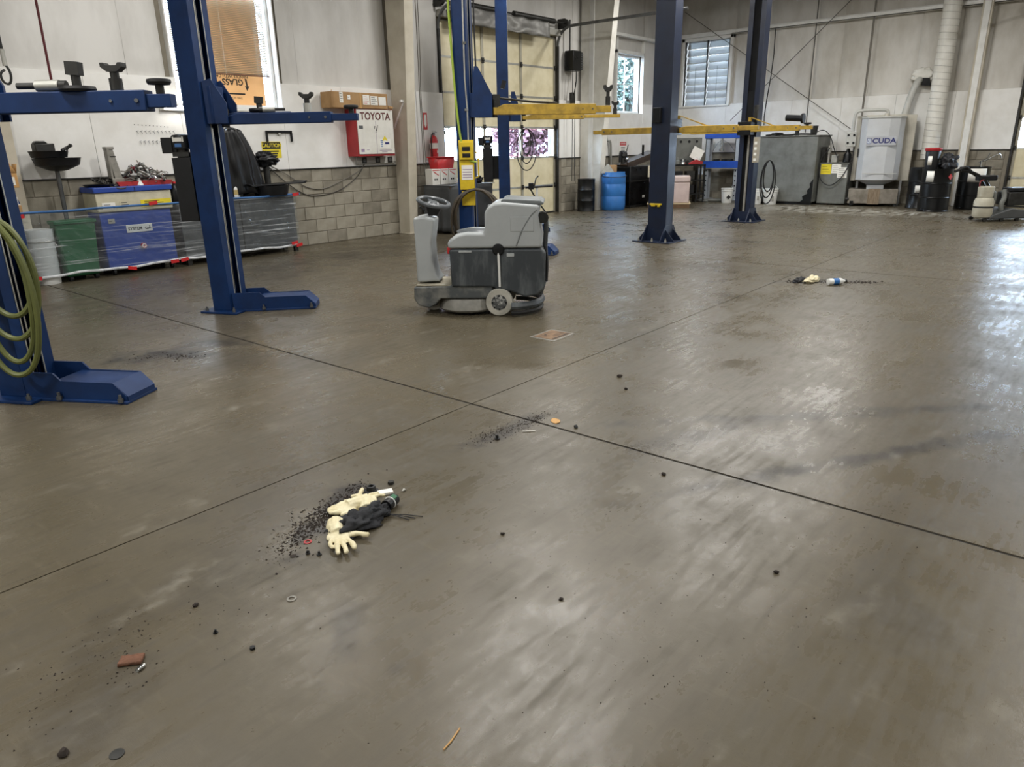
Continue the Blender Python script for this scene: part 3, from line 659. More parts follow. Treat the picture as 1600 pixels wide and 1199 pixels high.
# lift in the left foreground: two posts
P0 = lift_post('dark blue lift post at the left picture edge with a green hose hung on it', 1.40, 5.38, -62, -60, .82)
carriage(P0, -62, [(.05, 1.70), (.2, 1.70), (.2, 1.9), (.05, 2.15)], 'steel_blue')
arm(P0, (-.02, .0), -50.5, 1.795, 1.13, .14, 'steel_blue', .115, .11, [(1.20, 'round', .06), (.95, 'fork', .15), (.72, 'low', .16)])
P1 = lift_post('tall blue lift post in front of the blinds with one long blue arm', 3.60, 6.70, -66, -43, .84)
carriage(P1, -66, [(.08, 1.75), (.26, 1.75), (.27, 1.92), (.15, 2.13), (.07, 2.11)], 'steel_blue', -52)
arm(P1, (.09, -.14), -50, 1.79, 1.02, .24, 'steel_blue', .095, .10, [(1.20, 'round', .05), (.80, 'tee', .17)])
arm(P1, (.12, -.10), -38, 1.83, .62, .12, 'steel_blue', .05, .06, [(.34, 'low', .13)], 'second_arm')
power_unit(P1, T(-.16, .19) @ RZ(FACE), 1.66)
MB(T(-.10, .10) @ RZ(FACE)).box(-.06, .06, -.02, .02, .95, 1.35).build('unit_bracket', 'steel_blue', P1)
MB().tube([(-.13, .12, 1.5), (-.1, .05, 1.1), (-.06, .05, .9)], .012, 6).build('hydraulic_hose', 'black_rubber', P1)
# adapters lying loose on the arms
def loose_adapter(label, loc, ang, L, r=.032):
    t = thing('pad_extension', label, 'lift adapter', loc, R(ang))
    MB().cyl((0, 0, r), (L*.6, 0, r), r, n=16).build('sleeve', 'galv', t); MB().cyl((L*.6, 0, r), (L*.78, 0, r), r*.86, n=16).build('collar', 'dark_steel', t)
    MB().cyl((-L*.5, 0, r), (0, 0, r), r*.55, n=12).build('stem', 'dark_steel', t)
W_ = Vector((math.cos(R(-50)), math.sin(R(-50))))
loose_adapter('steel pad extension lying on the blue arm at the left picture edge', (1.38+W_.x*.48, 5.38+W_.y*.48, 1.857), -47, .22)
loose_adapter('steel pad extension lying on the arm of the tall blue post', (3.69+W_.x*.50, 6.56+W_.y*.50, 1.842), 140, .18, .025)

# second blue lift with yellow arms
P2 = lift_post('blue lift post with a yellow control panel behind the floor scrubber', 7.90, 7.43, -66, -66, 1.32)
carriage(P2, -60, [(.08, 1.9), (.38, 1.9), (.38, 2.2), (.19, 2.56), (.14, 2.56)], 'steel_blue', -50)
arm(P2, (.24, -.30), -37, 2.0, 1.52, .24, 'lift_yellow', .14, .11, [(1.72, 'fork', .28)], brace=False)
MB(T(.28, -.32) @ RZ(R(-40))).tube([(.0, 0, 2.16), (.55, .02, 2.10), (.9, .03, 2.08)], .016, 6).box(-.04, .06, -.03, .03, 2.02, 2.2).build('restraint_rod', 'dark_steel', P2)
MB(T(.10, -.10) @ RZ(R(-50))).cbox((.40, .05, 2.33), (.06, .05, .11), RY(.3)).build('latch_block', 'black_plastic', P2)
Mf = RZ(FACE)
cp = MB(Mf).box(-.11, .10, -.17, -.14, .92, 1.60).build('control_panel', 'yellow_paint', P2, bev=.006)
B_ = MB(Mf).box(-.10, .09, -.21, -.17, 1.33, 1.58).build('control_box', 'yellow_paint', cp, bev=.012)
for z in (1.39, 1.48): MB(Mf).box(-.06, .05, -.216, -.21, z-.025, z+.03).build('black_window', 'black_plastic', cp)
MB(Mf).box(-.08, .08, -.175, -.17, 1.06, 1.26).build('notice_sheet', 'paper', cp)
for k in range(4): MB(Mf).box(-.065, .065, -.177, -.175, 1.09+.035*k, 1.10+.035*k).build('printed_line', mat('mauve_ink', '#9a86a0', .7), cp)
MB(Mf).box(-.09, .10, -.16, -.12, .70, .90).build('yellow_bracket', 'yellow_paint', cp)
MB(Mf).tube([(.02, -.15, 4.2), (.01, -.15, 2.4), (.03, -.15, 2.0), (.03, -.15, 1.6)], .011, 6).build('conduit', 'galv', P2)
for z in (2.0, 2.85): MB(Mf).cbox((.02, -.155, z), (.05, .02, .03)).build('conduit_clip', 'chrome', P2)
MB(Mf).tube([(.12, -.12, 1.45), (.16, -.12, 1.4), (.16, -.12, 1.1), (.11, -.12, 1.08)], .01, 6).build('yellow_pipe', 'yellow_paint', P2)
MB(Mf).tube([(.16, -.05, 4.3), (.16, -.06, 3.0), (.17, -.06, 1.9)], .012, 6).build('hydraulic_line', 'black_rubber', P2)
P3 = lift_post('blue lift post nearest the cream overhead door, beside the black power unit', 10.22, 8.70, -50, -40, .8)
carriage(P3, -50, [(.12, 1.92), (.30, 1.92), (.30, 2.05), (.2, 2.40), (.14, 2.40)], 'steel_blue')
arm(P3, (.22, -.24), -45, 1.985, 1.1, .65, 'lift_yellow', .085, .10, [(1.66, 'fork', .22)])
power_unit(P3, T(-.22, .20) @ RZ(FACE), 1.68)
MB(T(-.12, .1) @ RZ(FACE)).box(-.06, .08, -.02, .02, .95, 1.35).build('unit_bracket', 'black_paint', P3)

def navy_post(label, x, y, sgn, h=4.35):
    p = thing('navy_lift_post', label, 'lift post', (x, y, 0), 0, 'navy two-post lift columns')
    t = .012; a, w = .115, .16; S = Matrix.Scale(sgn, 4, (1, 0, 0))
    prof = [(-a, -w), (a, -w), (a, -w*.42), (a-t, -w*.42), (a-t, -w+t), (-a+t, -w+t), (-a+t, w-t), (a-t, w-t), (a-t, w*.42), (a, w*.42), (a, w), (-a, w)]
    MB(S).prism(prof, .02, h, 'z').build('column', 'steel_navy', p, bev=.003)
    MB(S).box(-.02, -.01, -w+.02, w-.02, .1, h-.1).build('slot_shade', 'slot_black', p, ang=0)  # black sheet again stands in for the shaded channel
    MB(S).box(.02, .05, -.02, .02, .05, 1.62).build('hydraulic_ram', 'galv', p)
    MB().box(-.30, .30, -.33, .33, 0, .02).build('base_plate', 'steel_navy', p, bev=.004)
    for s in (-1, 1):
        MB().prism([(-.30, .02), (.30, .02), (.135, .26), (-.135, .26)], s*(w-.002), s*(w+.012), 'y').build('base_gusset', 'steel_navy', p)
        MB().prism([(-.33, .02), (.33, .02), (.17, .2), (-.17, .2)], s*(a+.0), s*(a+.012), 'x').build('base_gusset', 'steel_navy', p)
        for q in (-.24, 0, .24):
            MB().cyl((s*.25, q, .02), (s*.25, q, .05), .018, n=6).cyl((s*.25, q, .05), (s*.25, q, .075), .01, n=8).build('anchor_bolt', 'galv', p)
    c = MB(S).box(.02, .33, -.13, .13, 1.62, 1.86).box(-.03, .1, -.08, .08, 1.86, 2.4).build('carriage', 'black_paint', p, bev=.006)
    return p
P4 = navy_post('navy lift post standing nearer, with a small yellow release lug low on it', 10.52, 5.70, 1)
MB().box(-.19, -.115, -.02, .11, 1.80, 2.02).build('control_box', 'black_paint', P4, bev=.008)
MB().box(-.155, -.115, -.08, .12, .575, .60).box(-.16, -.125, -.06, -.02, .55, .60).box(-.16, -.125, .02, .09, .555, .595).build('release_lug', 'yellow_paint', P4, bev=.004)
arm(P4, (.26, .02), 91, 1.70, 1.25, .18, 'lift_yellow', .095, .11)
arm(P4, (.28, -.06), -80, 1.70, .95, .3, 'lift_yellow', .10, .11, brace=True)
P5 = navy_post('navy lift post standing farther, its open slot showing a pale rod', 14.12, 5.80, -1)
arm(P5, (-.27, .05), 96, 1.70, 1.0, .4, 'lift_yellow', .085, .10)
arm(P5, (-.27, -.06), -88, 1.725, .95, .22, 'lift_yellow', .10, .11, [(1.08, 'round', .03)], brace=True)
o = MB(T(-.27, -1.02, 1.80)).cyl((0, -.02, .08), (0, .26, .10), .055, n=16).cyl((0, -.06, .08), (0, -.02, .08), .085, n=16).build('truck_adapter', 'black_plastic', P5)
MB(T(-.2, .03)).box(-.04, .1, -.28, -.2, 1.12, 1.58).build('control_cabinet', mat('beige_box', '#a39a86', .5), P5, bev=.006)
for k in range(4): MB(T(-.2, .03)).box(-.045, -.04, -.275, -.225, 1.15+.1*k, 1.2+.1*k).build('sticker', 'paper', P5)
MB(T(-.2, .03)).box(-.02, .06, -.22, -.15, 1.85, 2.15).build('motor_cover', 'dark_steel', P5, bev=.01)

# hoses hung on the posts
def hose(name, label, pts, r, m, cat='hose', smooth=3, n=8, group=None):
    return tag(MB().tube(pts, r, n, smooth=smooth).build(name, m), label, cat, group)
def loops(c, ax, rads, n=20, seed=1, tilt=.08, drop=0):
    rnd = random.Random(seed); ax = Vector(ax).normalized(); up = Vector((0, 0, 1)); pts = []
    nr = ax.cross(up)
    for k, (rx, rzz) in enumerate(rads):
        for i in range(n):
            t = 2*PI*i/n+PI/2
            pts.append(Vector(c)+ax*rx*math.cos(t)+up*(rzz*math.sin(t)-rzz)+nr*(tilt*(k-len(rads)/2)*.3+rnd.uniform(-.01, .01)))
    return pts
hose('air_hose', 'green rubber air hose looped down the post at the left picture edge', loops((1.30, 5.10, 1.16), W_.to_3d(), [(.17, .30), (.20, .37), (.16, .44), (.20, .48)], 16, 2), .017, 'hose_green')
hose('air_hose', 'brown air hose coiled in big loops under the yellow control panel', loops((7.78, 7.18, .93), W_.to_3d(), [(.36, .36), (.33, .42), (.37, .46), (.30, .40)], 18, 5), .018, 'hose_brown')
hose('drop_hose', 'lime green hose dropping from the roof along the post with yellow panel', [(7.68, 7.50, 5.3), (7.68, 7.5, 3.8), (7.70, 7.46, 2.6), (7.72, 7.40, 1.6), (7.78, 7.30, 1.32), (7.86, 7.22, 1.3)], .016, 'hose_lime')
hose('power_cable', 'black cable hanging in loops on the post by the overhead door', loops((10.50, 8.42, 1.80), W_.to_3d(), [(.12, .30), (.18, .36), (.08, .22)], 16, 8), .009, 'black_rubber', 'cable')
hose('red_drop_hose', 'thin dark red hose hanging from the roof above the left blue arm', [(2.62, 7.33, 5.35), (2.61, 7.34, 3.5), (2.6, 7.35, 2.05)], .011, mat('hose_red', '#5a1218', .5), smooth=0)
t = thing('chain_hook', 'dark hanging strap with a steel snap hook at the left picture edge', 'hook', (2.32, 7.5, 2.05))
MB().tube([(0, 0, 3.3), (0, 0, .30)], .012, 6).build('strap', 'black_rubber', t)
MB().cyl((0, 0, .18), (0, 0, .31), .018, n=10).build('swivel', 'galv', t)
MB().tube([(0, 0, .2), (.03, -.01, .12), (.01, 0, .03), (-.04, .01, .05), (-.05, .01, .12), (-.01, 0, .15)], .010, 6, smooth=2).build('snap_hook', 'dark_steel', t)

# ================================================================== FLOOR SCRUBBER
sc_ = thing('floor_scrubber', 'grey ride-on floor scrubber parked in the middle of the floor', 'floor scrubber', (4.95, 4.32, 0), R(36-90))
def rprism(poly, y0, y1, name, m, bev, parent=sc_, seg=4):
    o = MB().prism(poly, y0, y1).build(name, m, parent, ang=50); md = o.modifiers.new('bevel', 'BEVEL'); md.width = bev; md.segments = seg; md.limit_method = 'ANGLE'; md.angle_limit = R(25)
    md.harden_normals = False; return o
tw = rprism([(-.785, .29), (-.56, .30), (-.60, .36), (-.625, .48), (-.63, .66), (-.605, .80), (-.595, .875), (-.70, .905), (-.79, .89), (-.785, .6)], .12, .42, 'steering_tower', 'scrub_grey', .022)
Msw = T(-.615, .27, 1.02) @ RY(R(13)) @ RX(R(8))
sw = MB(Msw).torus((0, 0, 0), .145, .019, (0, 0, 1), 36, 10).build('steering_wheel', mat('wheel_grey', '#4b4f52', .35, c2='#5c6063'), sc_)
MB(Msw).lathe([(.03, -.05), (.055, -.03), (.06, -.008), (.04, .008)], 20).build('wheel_hub', 'wheel_grey', sw)
for a in (0, 120, 240): MB(Msw @ RZ(R(a))).box(.03, .14, -.02, .02, -.018, -.004).build('spoke', 'wheel_grey', sw, bev=.004)
MB().tube([(-.66, .27, .88), (-.63, .27, .99)], .025, 12).build('steering_shaft', 'chrome', sc_)
MB().prism([(-.66, .90), (-.58, .90), (-.53, .985), (-.68, .99)], .22, .32).build('dash_bracket', 'black_plastic', sc_)
MB().tube([(-.69, .2, .95), (-.73, .18, .99)], .008, 6).build('lever', 'black_plastic', sc_)
dk = rprism([(-.80, .265), (-.805, .15), (-.76, .085), (-.66, .065), (-.60, .10), (-.55, .155), (-.06, .155), (-.06, .30), (-.42, .305), (-.46, .272)], .02, .53, 'foot_deck', 'scrub_dusty', .014)
MB().box(-.785, -.45, .04, .51, .272, .279).build('tread_plate', 'tread_dust', dk)
MB().lathe([(.20, .03), (.275, .032), (.29, .05), (.275, .11), (.25, .145), (.1, .15)], 36, (-.31, .24, 0)).build('brush_skirt', mat('skirt', '#8d8b83', .6, c2='#6a6963', scale=8), sc_)
lb = rprism([(-.44, .27), (-.05, .265), (-.02, .24), (.12, .22), (.24, .17), (.36, .185), (.43, .26), (.435, .58), (.40, .615), (-.45, .615)], .0, .56, 'lower_tank', 'scrub_dark', .03)
ub = rprism([(-.455, .62), (-.465, .67), (-.43, .715), (-.36, .75), (-.28, .762), (-.13, .755), (-.115, .80), (-.113, .93), (-.09, .985), (-.03, 1.022), (.06, 1.03), (.385, 1.0), (.37, .90), (.405, .70), (.40, .62)], .0, .56, 'upper_tank', 'scrub_grey', .04)
rprism([(.035, 1.025), (.41, 1.0), (.425, 1.015), (.39, 1.04), (.06, 1.058), (.04, 1.05)], .03, .53, 'tank_lid', mat('lid_grey', '#6f7475', .45), .012)
MB().sph((-.26, .28, .752), (.15, .19, .022), 24, 8).build('seat_cushion', mat('seat_dark', '#53585b', .4), ub)
MB().box(.12, .33, -.004, .01, .77, .90).build('embossed_plate', 'scrub_grey', ub, bev=.003)
MB().tube([(.17, -.002, .64), (.22, -.004, .78), (.31, -.003, .92), (.36, .0, .96)], .005, 6, smooth=2).build('panel_seam', mat('seam', '#6d7171', .6), ub)
MB().cbox((-.03, .06, .99), (.11, .09, .03)).build('lid_recess', 'lid_grey', ub, bev=.008)
MB().box(-.47, -.42, .03, .10, .57, .63).build('red_lamp', 'red_plastic', sc_, bev=.006)
MB().lathe([(.05, -.02), (.055, 0), (.045, .015), (.01, .02)], 20).build('drain_knob', 'black_plastic', lb).matrix_local = T(.005, -.005, .61) @ RX(PI/2)
MB().tube([(.005, -.012, .60), (.01, -.015, .45), (.012, -.012, .27)], .011, 8).build('level_tube', 'white_plastic', lb)
MB().box(-.36, -.24, -.006, .01, .585, .605).box(.08, .15, -.006, .01, .545, .575).build('moulded_grip', 'scrub_grey', lb, bev=.004)
def wheel(y0, y1, c, r, nm='drive_wheel'):
    M = T(c[0], 0, c[1])
    w = MB(M).add(*(lambda mb: (mb.v, mb.f))(MB(RX(PI/2)).lathe([(r*.78, -y1), (r*.95, -y1), (r, -y1+.012), (r, -y0-.012), (r*.95, -y0), (r*.78, -y0)], 32))).build(nm, 'tyre_grey', sc_)
    MB(M).add(*(lambda mb: (mb.v, mb.f))(MB(RX(PI/2)).lathe([(r*.2, -y1+.004), (r*.79, -y1+.004), (r*.79, -y0-.006), (r*.5, -y0+.002), (r*.15, -y0+.006)], 28))).build('hub', mat('hub_dusty', '#4a4c4c', .6, c2='#b5b5b0', scale=40, amt=.9, lo=.5, hi=.62), w)
    for k in range(8):
        a = k*PI/4; MB(M).cyl((r*.5*math.cos(a), y0-.004, r*.5*math.sin(a)), (r*.5*math.cos(a), y0+.01, r*.5*math.sin(a)), .010, n=8).build('hub_hole', 'black_plastic', w)
wheel(-.035, .03, (.005, .127), .127); wheel(.53, .595, (.005, .127), .127)
wheel(.22, .32, (-.66, .10), .10, 'front_wheel')
pts = [(.12+.27*math.sin(t), .28-.36*math.cos(t), .08) for t in [i*PI/14 for i in range(15)]]
MB().tube([(p[0], p[1], .10) for p in pts], .035, 8).build('squeegee', 'scrub_dark', sc_); MB().tube([(p[0], p[1], .035) for p in pts], .022, 6).build('squeegee_blade', 'black_rubber', sc_)
MB().cyl((.40, .12, .88), (.40, .3, .88), .045, n=16).cyl((.41, .10, .88), (.41, .12, .88), .052, n=16).cyl((.44, .2, .88), (.40, .2, .88), .03, n=12).build('vacuum_port', 'dark_steel', sc_)
MB().tube([(.43, .2, .89), (.44, .22, .80), (.425, .24, .60), (.44, .25, .45), (.42, .27, .28), (.38, .28, .15)], .022, 10, smooth=2).build('suction_hose', mat('hose_grey', '#4a4d4f', .5), sc_)
MB().tube([(.43, .12, .62), (.45, .10, .5), (.44, .08, .3)], .014, 8, smooth=2).build('drain_hose', 'black_rubber', sc_)

# ================================================================== LEFT WALL: BENCH, PARTS WASHER, WALL THINGS
def label_sheet(parent, x0, x1, z0, z1, y, m='paper', lines=3, ink='ink', name='label'):
    o = B(x0, x1, y-.003, y, z0, z1).build(name, m, parent, ang=0)
    for k in range(lines):
        z = z1-(z1-z0)*(k+.8)/(lines+.6); B(x0+(x1-x0)*.12, x0+(x1-x0)*(.62+.26*((k*7) % 3)/2), y-.004, y-.003, z-.004, z+.003).build('print_line', ink, o, ang=0)
    return o
pw = thing('parts_washer', 'blue and cream parts washer behind clear sheeting, lid loaded with tools', 'parts washer', (4.2, 9.94, 0))
B(-.45, .46, 0, .38, .09, .80).build('lower_cabinet', 'blue_body', pw, bev=.012)
B(-.46, .50, -.01, .39, .80, 1.04).build('wash_basin', mat('basin_cream', '#c9c3ab', .5, c2='#a59d84', scale=5), pw, bev=.01)
ld = MB().box(-.48, .52, -.03, .40, 1.04, 1.11).build('lid', 'blue_body', pw, bev=.012)
B(.02, .03, -.034, -.028, 1.05, 1.10).build('lid_seam', 'steel_navy', ld)
np_ = B(-.155, .18, -.006, 0, .525, .625).build('name_plate', 'white_plastic', pw, bev=.004)
text('SYSTEM', .056, 'ink', np_, (-.045, -.007, .572), bold=.001, sx=.95)
text('One', .045, 'ink', np_, (.12, -.007, .568))
MB().torus((.115, -.0075, .585), .03, .0035, (0, 1, 0), 16, 5, .3, 3.6).build('swoosh', 'ink', np_)
kb = MB().cyl((.02, 0, .345), (.02, -.035, .345), .035, n=16).build('valve_knob', 'red_plastic', pw); MB().torus((.02, -.036, .345), .022, .007, (0, 1, 0)).build('knob_ring', 'white_plastic', kb)
label_sheet(pw, -.40, -.24, .84, .92, -.012, 'paper', 2); label_sheet(pw, -.18, -.04, .84, .93, -.012, 'basin_cream', 3); label_sheet(pw, .08, .48, .84, .93, -.012, 'sticker_yellow', 3)
label_sheet(pw, -.36, -.28, .66, .72, -.002, 'galv', 1)
for x in (-.38, .38):
    for y in (.05, .33): MB().cyl((x-.015, y, .04), (x+.015, y, .04), .04, n=14).box(x-.01, x+.01, y-.01, y+.01, .06, .1).build('caster', 'black_rubber', pw)
gb = thing('green_bin', 'green plastic bin standing left of the blue parts washer behind sheeting', 'bin', (3.44, 10.0, 0))
MB().add([(-.19, -.08, .06), (.19, -.08, .06), (.19, .08, .06), (-.19, .08, .06), (-.23, -.1, .72), (.23, -.1, .72), (.23, .1, .72), (-.23, .1, .72)], [(3, 2, 1, 0), (4, 5, 6, 7), (0, 1, 5, 4), (1, 2, 6, 5), (2, 3, 7, 6), (3, 0, 4, 7)]).build('body', 'green_bin', gb, bev=.02)
MB().box(-.245, .245, -.115, .105, .70, .745).build('rim', 'green_bin', gb, bev=.01)
for x in (-.15, .15): MB().cyl((x-.02, -.03, .04), (x+.02, -.03, .04), .04, n=14).box(x-.01, x+.01, -.04, -.02, .05, .1).build('caster', 'black_rubber', gb)
bk = thing('white_drum_pail', 'blurred white pail behind the sheeting left of the green bin', 'pail', (3.06, 10.04, 0))
MB().lathe([(.13, 0), (.135, .01), (.16, .60), (.165, .62), (.165, .66), (.15, .66)], 24).build('body', 'white_plastic', bk); MB().torus((0, 0, .52), .166, .006).build('hoop', 'galv', bk)
st = thing('steel_table', 'grey steel table at the far left end behind the plastic sheeting', 'table', (2.3, 9.88, 0))
B(-.6, .62, 0, .32, .83, .865).build('table_top', 'grey_steel', st, bev=.004)
for x in (-.55, .555):
    for y in (.02, .26): B(x-.03, x+.03, y-.0, y+.05, 0, .83).build('leg', mat('leg_grey', '#7d828a', .5), st, bev=.003)
wb = thing('workbench', 'grey steel workbench with closed front right of the parts washer', 'workbench', (5.70, 9.92, 0))
B(-.92, .90, .02, .38, .10, .83).build('cabinet_body', 'grey_steel', wb, bev=.006); B(-.95, .93, 0, .40, .83, .868).build('bench_top', 'leg_grey', wb, bev=.004)
for x in (-.88, .86):
    for y in (.04, .34): B(x-.03, x+.03, y-.02, y+.03, 0, .12).build('leg', 'dark_steel', wb)
B(-.02, -.01, .012, .022, .12, .80).build('door_seam', 'dark_steel', wb)
# sheeting
def sheet(u, v):
    x = 2.83+3.76*u; sag = .02*math.sin(u*PI*3.2)**2*(1-v)
    z = .10+.77*v+sag*(1-v)
    d = .020*noise.noise(Vector((x*2.1+z*3.2, z*2.0-x*1.2, 1)))+.012*noise.noise(Vector((x*6+z*8, z*4-x*3, 5)))+.007*noise.noise(Vector((x*15+z*18, z*8-x*9, 7)))
    return (x, 9.855+d*(1-.75*(abs(2*v-1))**3)+.03*(1-v), z)
sh = MB().grid(sheet, 260, 60).build('plastic_sheet', 'sheeting', ang=180); tag(sh, 'clear wrinkled plastic sheeting stretched along the front of the left workbench', 'plastic sheet')
def tape(u0, u1): return MB().grid(lambda u, v: (u0+(u1-u0)*u, 9.848-.006*v, .852+.028*v+.004*math.sin(u*9)), 40, 1)
for a, b in ((2.76, 3.9), (3.9, 5.3), (5.3, 6.66)): tape(a, b).build('blue_tape', 'blue_tape', sh, solid=.002)
MB().tube([(2.83+3.76*i/60, 9.875+.008*math.sin(i*.8), .095+.02*math.sin(i/60*PI*3.2)**2+.004*math.sin(i*.9)) for i in range(61)], .016, 6).build('rolled_hem', glassmat('hem', '#dfe3e6', .1, .2, film=dict(scale=9, a=.3, b=.6, lo=.45, hi=.9, col='#dfe2e4')), sh)
for k, (x, z) in enumerate([(2.88, .11), (3.99, .085), (4.56, .10), (4.70, .105), (6.47, .14), (6.55, .10), (4.40, .885), (2.84, .83), (6.58, .868)]):
    MB(T(x, 9.838, z) @ RY(random.uniform(-.2, .2))).box(-.055, .055, -.004, .004, -.022, .022).build('red_tape', 'red_tape', sh)
# things on the benches
def crumple(name, c, r, m, seed, amp=.35, f=2.2, parent=None, flat=None, n=40, k=26):
    mb = MB().sph((0, 0, 0), 1, n, k); out = []
    for v in mb.v:
        p = Vector(v); q = p.normalized()
        d = 1+amp*noise.noise(q*f+Vector((seed, 0, 0)))-amp*.7*abs(noise.noise(q*f*2.3+Vector((0, seed, 0))))
        p = Vector((q.x*r[0]*d, q.y*r[1]*d, q.z*r[2]*d))
        if flat is not None: p.z = max(p.z, flat)
        out.append((p.x+c[0], p.y+c[1], p.z+c[2]))
    mb.v = out
    return mb.build(name, m, parent, ang=180)
def jug(label, x, y, z, s, m, cap='red_plastic', cat='jug', lab=None):
    j = thing('fluid_jug', label, cat, (x, y, z))
    MB().lathe([(.02*s, 0), (.062*s, .002), (.068*s, .02*s), (.068*s, .15*s), (.05*s, .20*s), (.022*s, .23*s), (.022*s, .245*s)], 18).build('body', m, j)
    MB().cyl((0, 0, .243*s), (0, 0, .27*s), .025*s, n=14).build('cap', cap, j)
    if lab: MB().lathe([(.069*s, .05*s), (.0695*s, .05*s), (.0695*s, .13*s), (.069*s, .13*s)], 18).build('label_band', lab, j)
    return j
jug('black oil jug standing at the right end of the parts washer lid', 4.79, 9.99, .868, 1.0, 'black_plastic', 'red_plastic')
jug('grey oil jug in front of the blue lift post on the bench', 4.95, 10.12, .868, 1.25, mat('jug_grey', '#8d8a80', .5), 'white_plastic')
jug('white jug with amber fluid beside the black drain pan', 5.70, 10.03, .868, .85, 'white_plastic', 'white_plastic', lab=mat('amber', '#b9a26a', .4))
jug('small white bottle behind the black drain pan', 5.84, 10.2, .868, .95, 'white_plastic', 'blue_tape', lab='blue_tape')
jug('blue and red spray bottle at the far left bench corner', 2.86, 9.96, .866, .82, mat('bottle_navy', '#1f3566', .4), 'white_plastic', 'bottle', 'paper')
jug('red bottle half hidden behind the blue spray bottle', 2.76, 10.06, .866, .9, 'red_plastic', 'white_plastic', 'bottle')
bx = thing('carton', 'open cardboard carton with a white shipping label at the left picture edge', 'carton', (2.72, 9.95, 1.16), R(-8))
MB().box(-.2, .2, -.15, .15, 0, .16).build('body', 'cardboard_light', bx, bev=.004)
MB().add([(-.2, -.15, .16), (.2, -.15, .16), (.12, -.17, .33), (-.2, -.17, .33)], [(0, 1, 2, 3)]).add([(.2, -.15, .16), (.2, .15, .16), (.22, .15, .26), (.22, -.15, .26)], [(0, 1, 2, 3)]).build('flap', 'cardboard_light', bx, solid=.004)
label_sheet(bx, .02, .17, .03, .12, -.151, 'paper', 3)
for k in range(3): tag(B(2.55, 2.9-.02*k, 9.86+.02*k, 10.16, .868+.096*k, .962+.096*k).build('parts_box', 'paper' if k % 2 else 'cardboard', bev=.004), ['flat brown parts box at the bottom of the stack under the carton', 'flat white parts box in the middle of the stack under the carton', 'flat brown parts box directly under the open carton'][k], 'box')
# oil drain on a pole
od = thing('oil_drain', 'black oil drain pans stacked on a steel pole behind the sheeting', 'oil drain', (3.46, 10.22, 0))
MB().lathe([(.02, .0), (.085, .0), (.085, .03), (.03, .10)], 24).build('base', 'black_plastic', od); MB().cyl((0, 0, .06), (-.03, -.12, 1.34), .026, n=14).build('pole', 'grey_steel', od)
MB(T(-.02, -.15)).lathe([(.03, 1.32), (.10, 1.33), (.235, 1.39), (.26, 1.47), (.265, 1.475), (.25, 1.475), (.22, 1.41), (.02, 1.36)], 32).build('lower_pan', 'black_plastic', od)
MB(T(-.10, -.17)).lathe([(.03, 1.46), (.19, 1.48), (.21, 1.55), (.215, 1.555), (.2, 1.555), (.18, 1.50), (.02, 1.48)], 32).build('upper_pan', 'black_plastic', od)
MB(T(-.16, -.17, 1.60)).box(-.09, .12, -.07, .07, -.07, .04).prism([(-.09, .04), (.06, .04), (.03, .07), (-.06, .07)], -.05, .05).build('filter_housing', 'dark_steel', od, bev=.01)
MB(T(.10, -.17, 1.56)).cyl((-.05, 0, .0), (.08, .02, .06), .018, n=10).cyl((0, 0, 0), (.05, -.03, .07), .014, n=10).build('valve', 'dark_steel', od)
# tool pile on the lid
js = thing('tall_puller', 'tall tapered steel puller frame standing on the parts washer lid', 'puller', (4.06, 10.06, 1.11))
MB().add([(-.045, -.04, .46), (.03, -.04, .46), (.10, -.06, 0), (.0, -.06, 0), (-.045, .04, .46), (.03, .04, .46), (.10, .06, 0), (.0, .06, 0)], [(0, 1, 2, 3), (7, 6, 5, 4), (0, 1, 5, 4), (1, 2, 6, 5), (2, 3, 7, 6), (3, 0, 4, 7)]).build('frame_leg', mat('old_steel', '#8d8a82', .5, .4, c2='#5f5c55', scale=9), js, bev=.004)
MB().box(-.05, -.02, -.05, .05, 0, .46).build('frame_leg', 'old_steel', js, bev=.004); MB().box(-.06, .045, -.05, .05, .45, .485).build('head', 'old_steel', js, bev=.006); MB().box(-.05, .10, -.07, .07, .0, .1).build('foot_block', 'old_steel', js, bev=.006)
for z in (.15, .26, .36): MB().box(-.03, .05, -.048, .048, z, z+.012).build('rung', 'dark_steel', js)
tag(MB().prism([(-.33, 0), (.33, 0), (.36, .055), (-.36, .055)], -.13, .13).build('red_tray', 'red_paint', None, (4.40, 10.08, 1.111)), 'red metal tray full of tools on the parts washer lid', 'tray')
tag(MB().lathe([(.02, 0), (.17, .004), (.20, .03), (.19, .03), (.16, .012)], 28).build('drip_tray', 'black_plastic', None, (3.90, 10.13, 1.111)), 'round black drip tray at the left end of the parts washer lid', 'tray')
wr = thing('hand_tool', 'chrome wrench lying in the tool heap on the red tray', 'tool', (0, 0, 0), 0, 'tools heaped on the parts washer lid')
MB().box(-.09, .09, -.008, .008, -.004, .004).build('shank', 'chrome', wr, bev=.002); MB().torus((.105, 0, 0), .018, .006, (0, 0, 1), 14, 6).build('ring_end', 'chrome', wr)
MB().prism([(-.08, -.012), (-.115, -.02), (-.12, -.008), (-.105, -.006), (-.105, .006), (-.12, .008), (-.115, .02), (-.08, .012)], -.004, .004, 'z').build('open_end', 'chrome', wr)
rt_ = thing('hand_tool', 'dark ratchet handle lying in the tool heap on the red tray', 'tool', (0, 0, 0), 0, 'tools heaped on the parts washer lid')
MB().cyl((-.10, 0, 0), (.06, 0, 0), .009, .012, 10).build('handle', 'dark_steel', rt_); MB().cyl((.08, 0, -.012), (.08, 0, .014), .024, n=14).build('ratchet_head', 'chrome', rt_); MB().box(.072, .088, -.008, .008, -.035, -.01).build('drive_square', 'dark_steel', rt_)
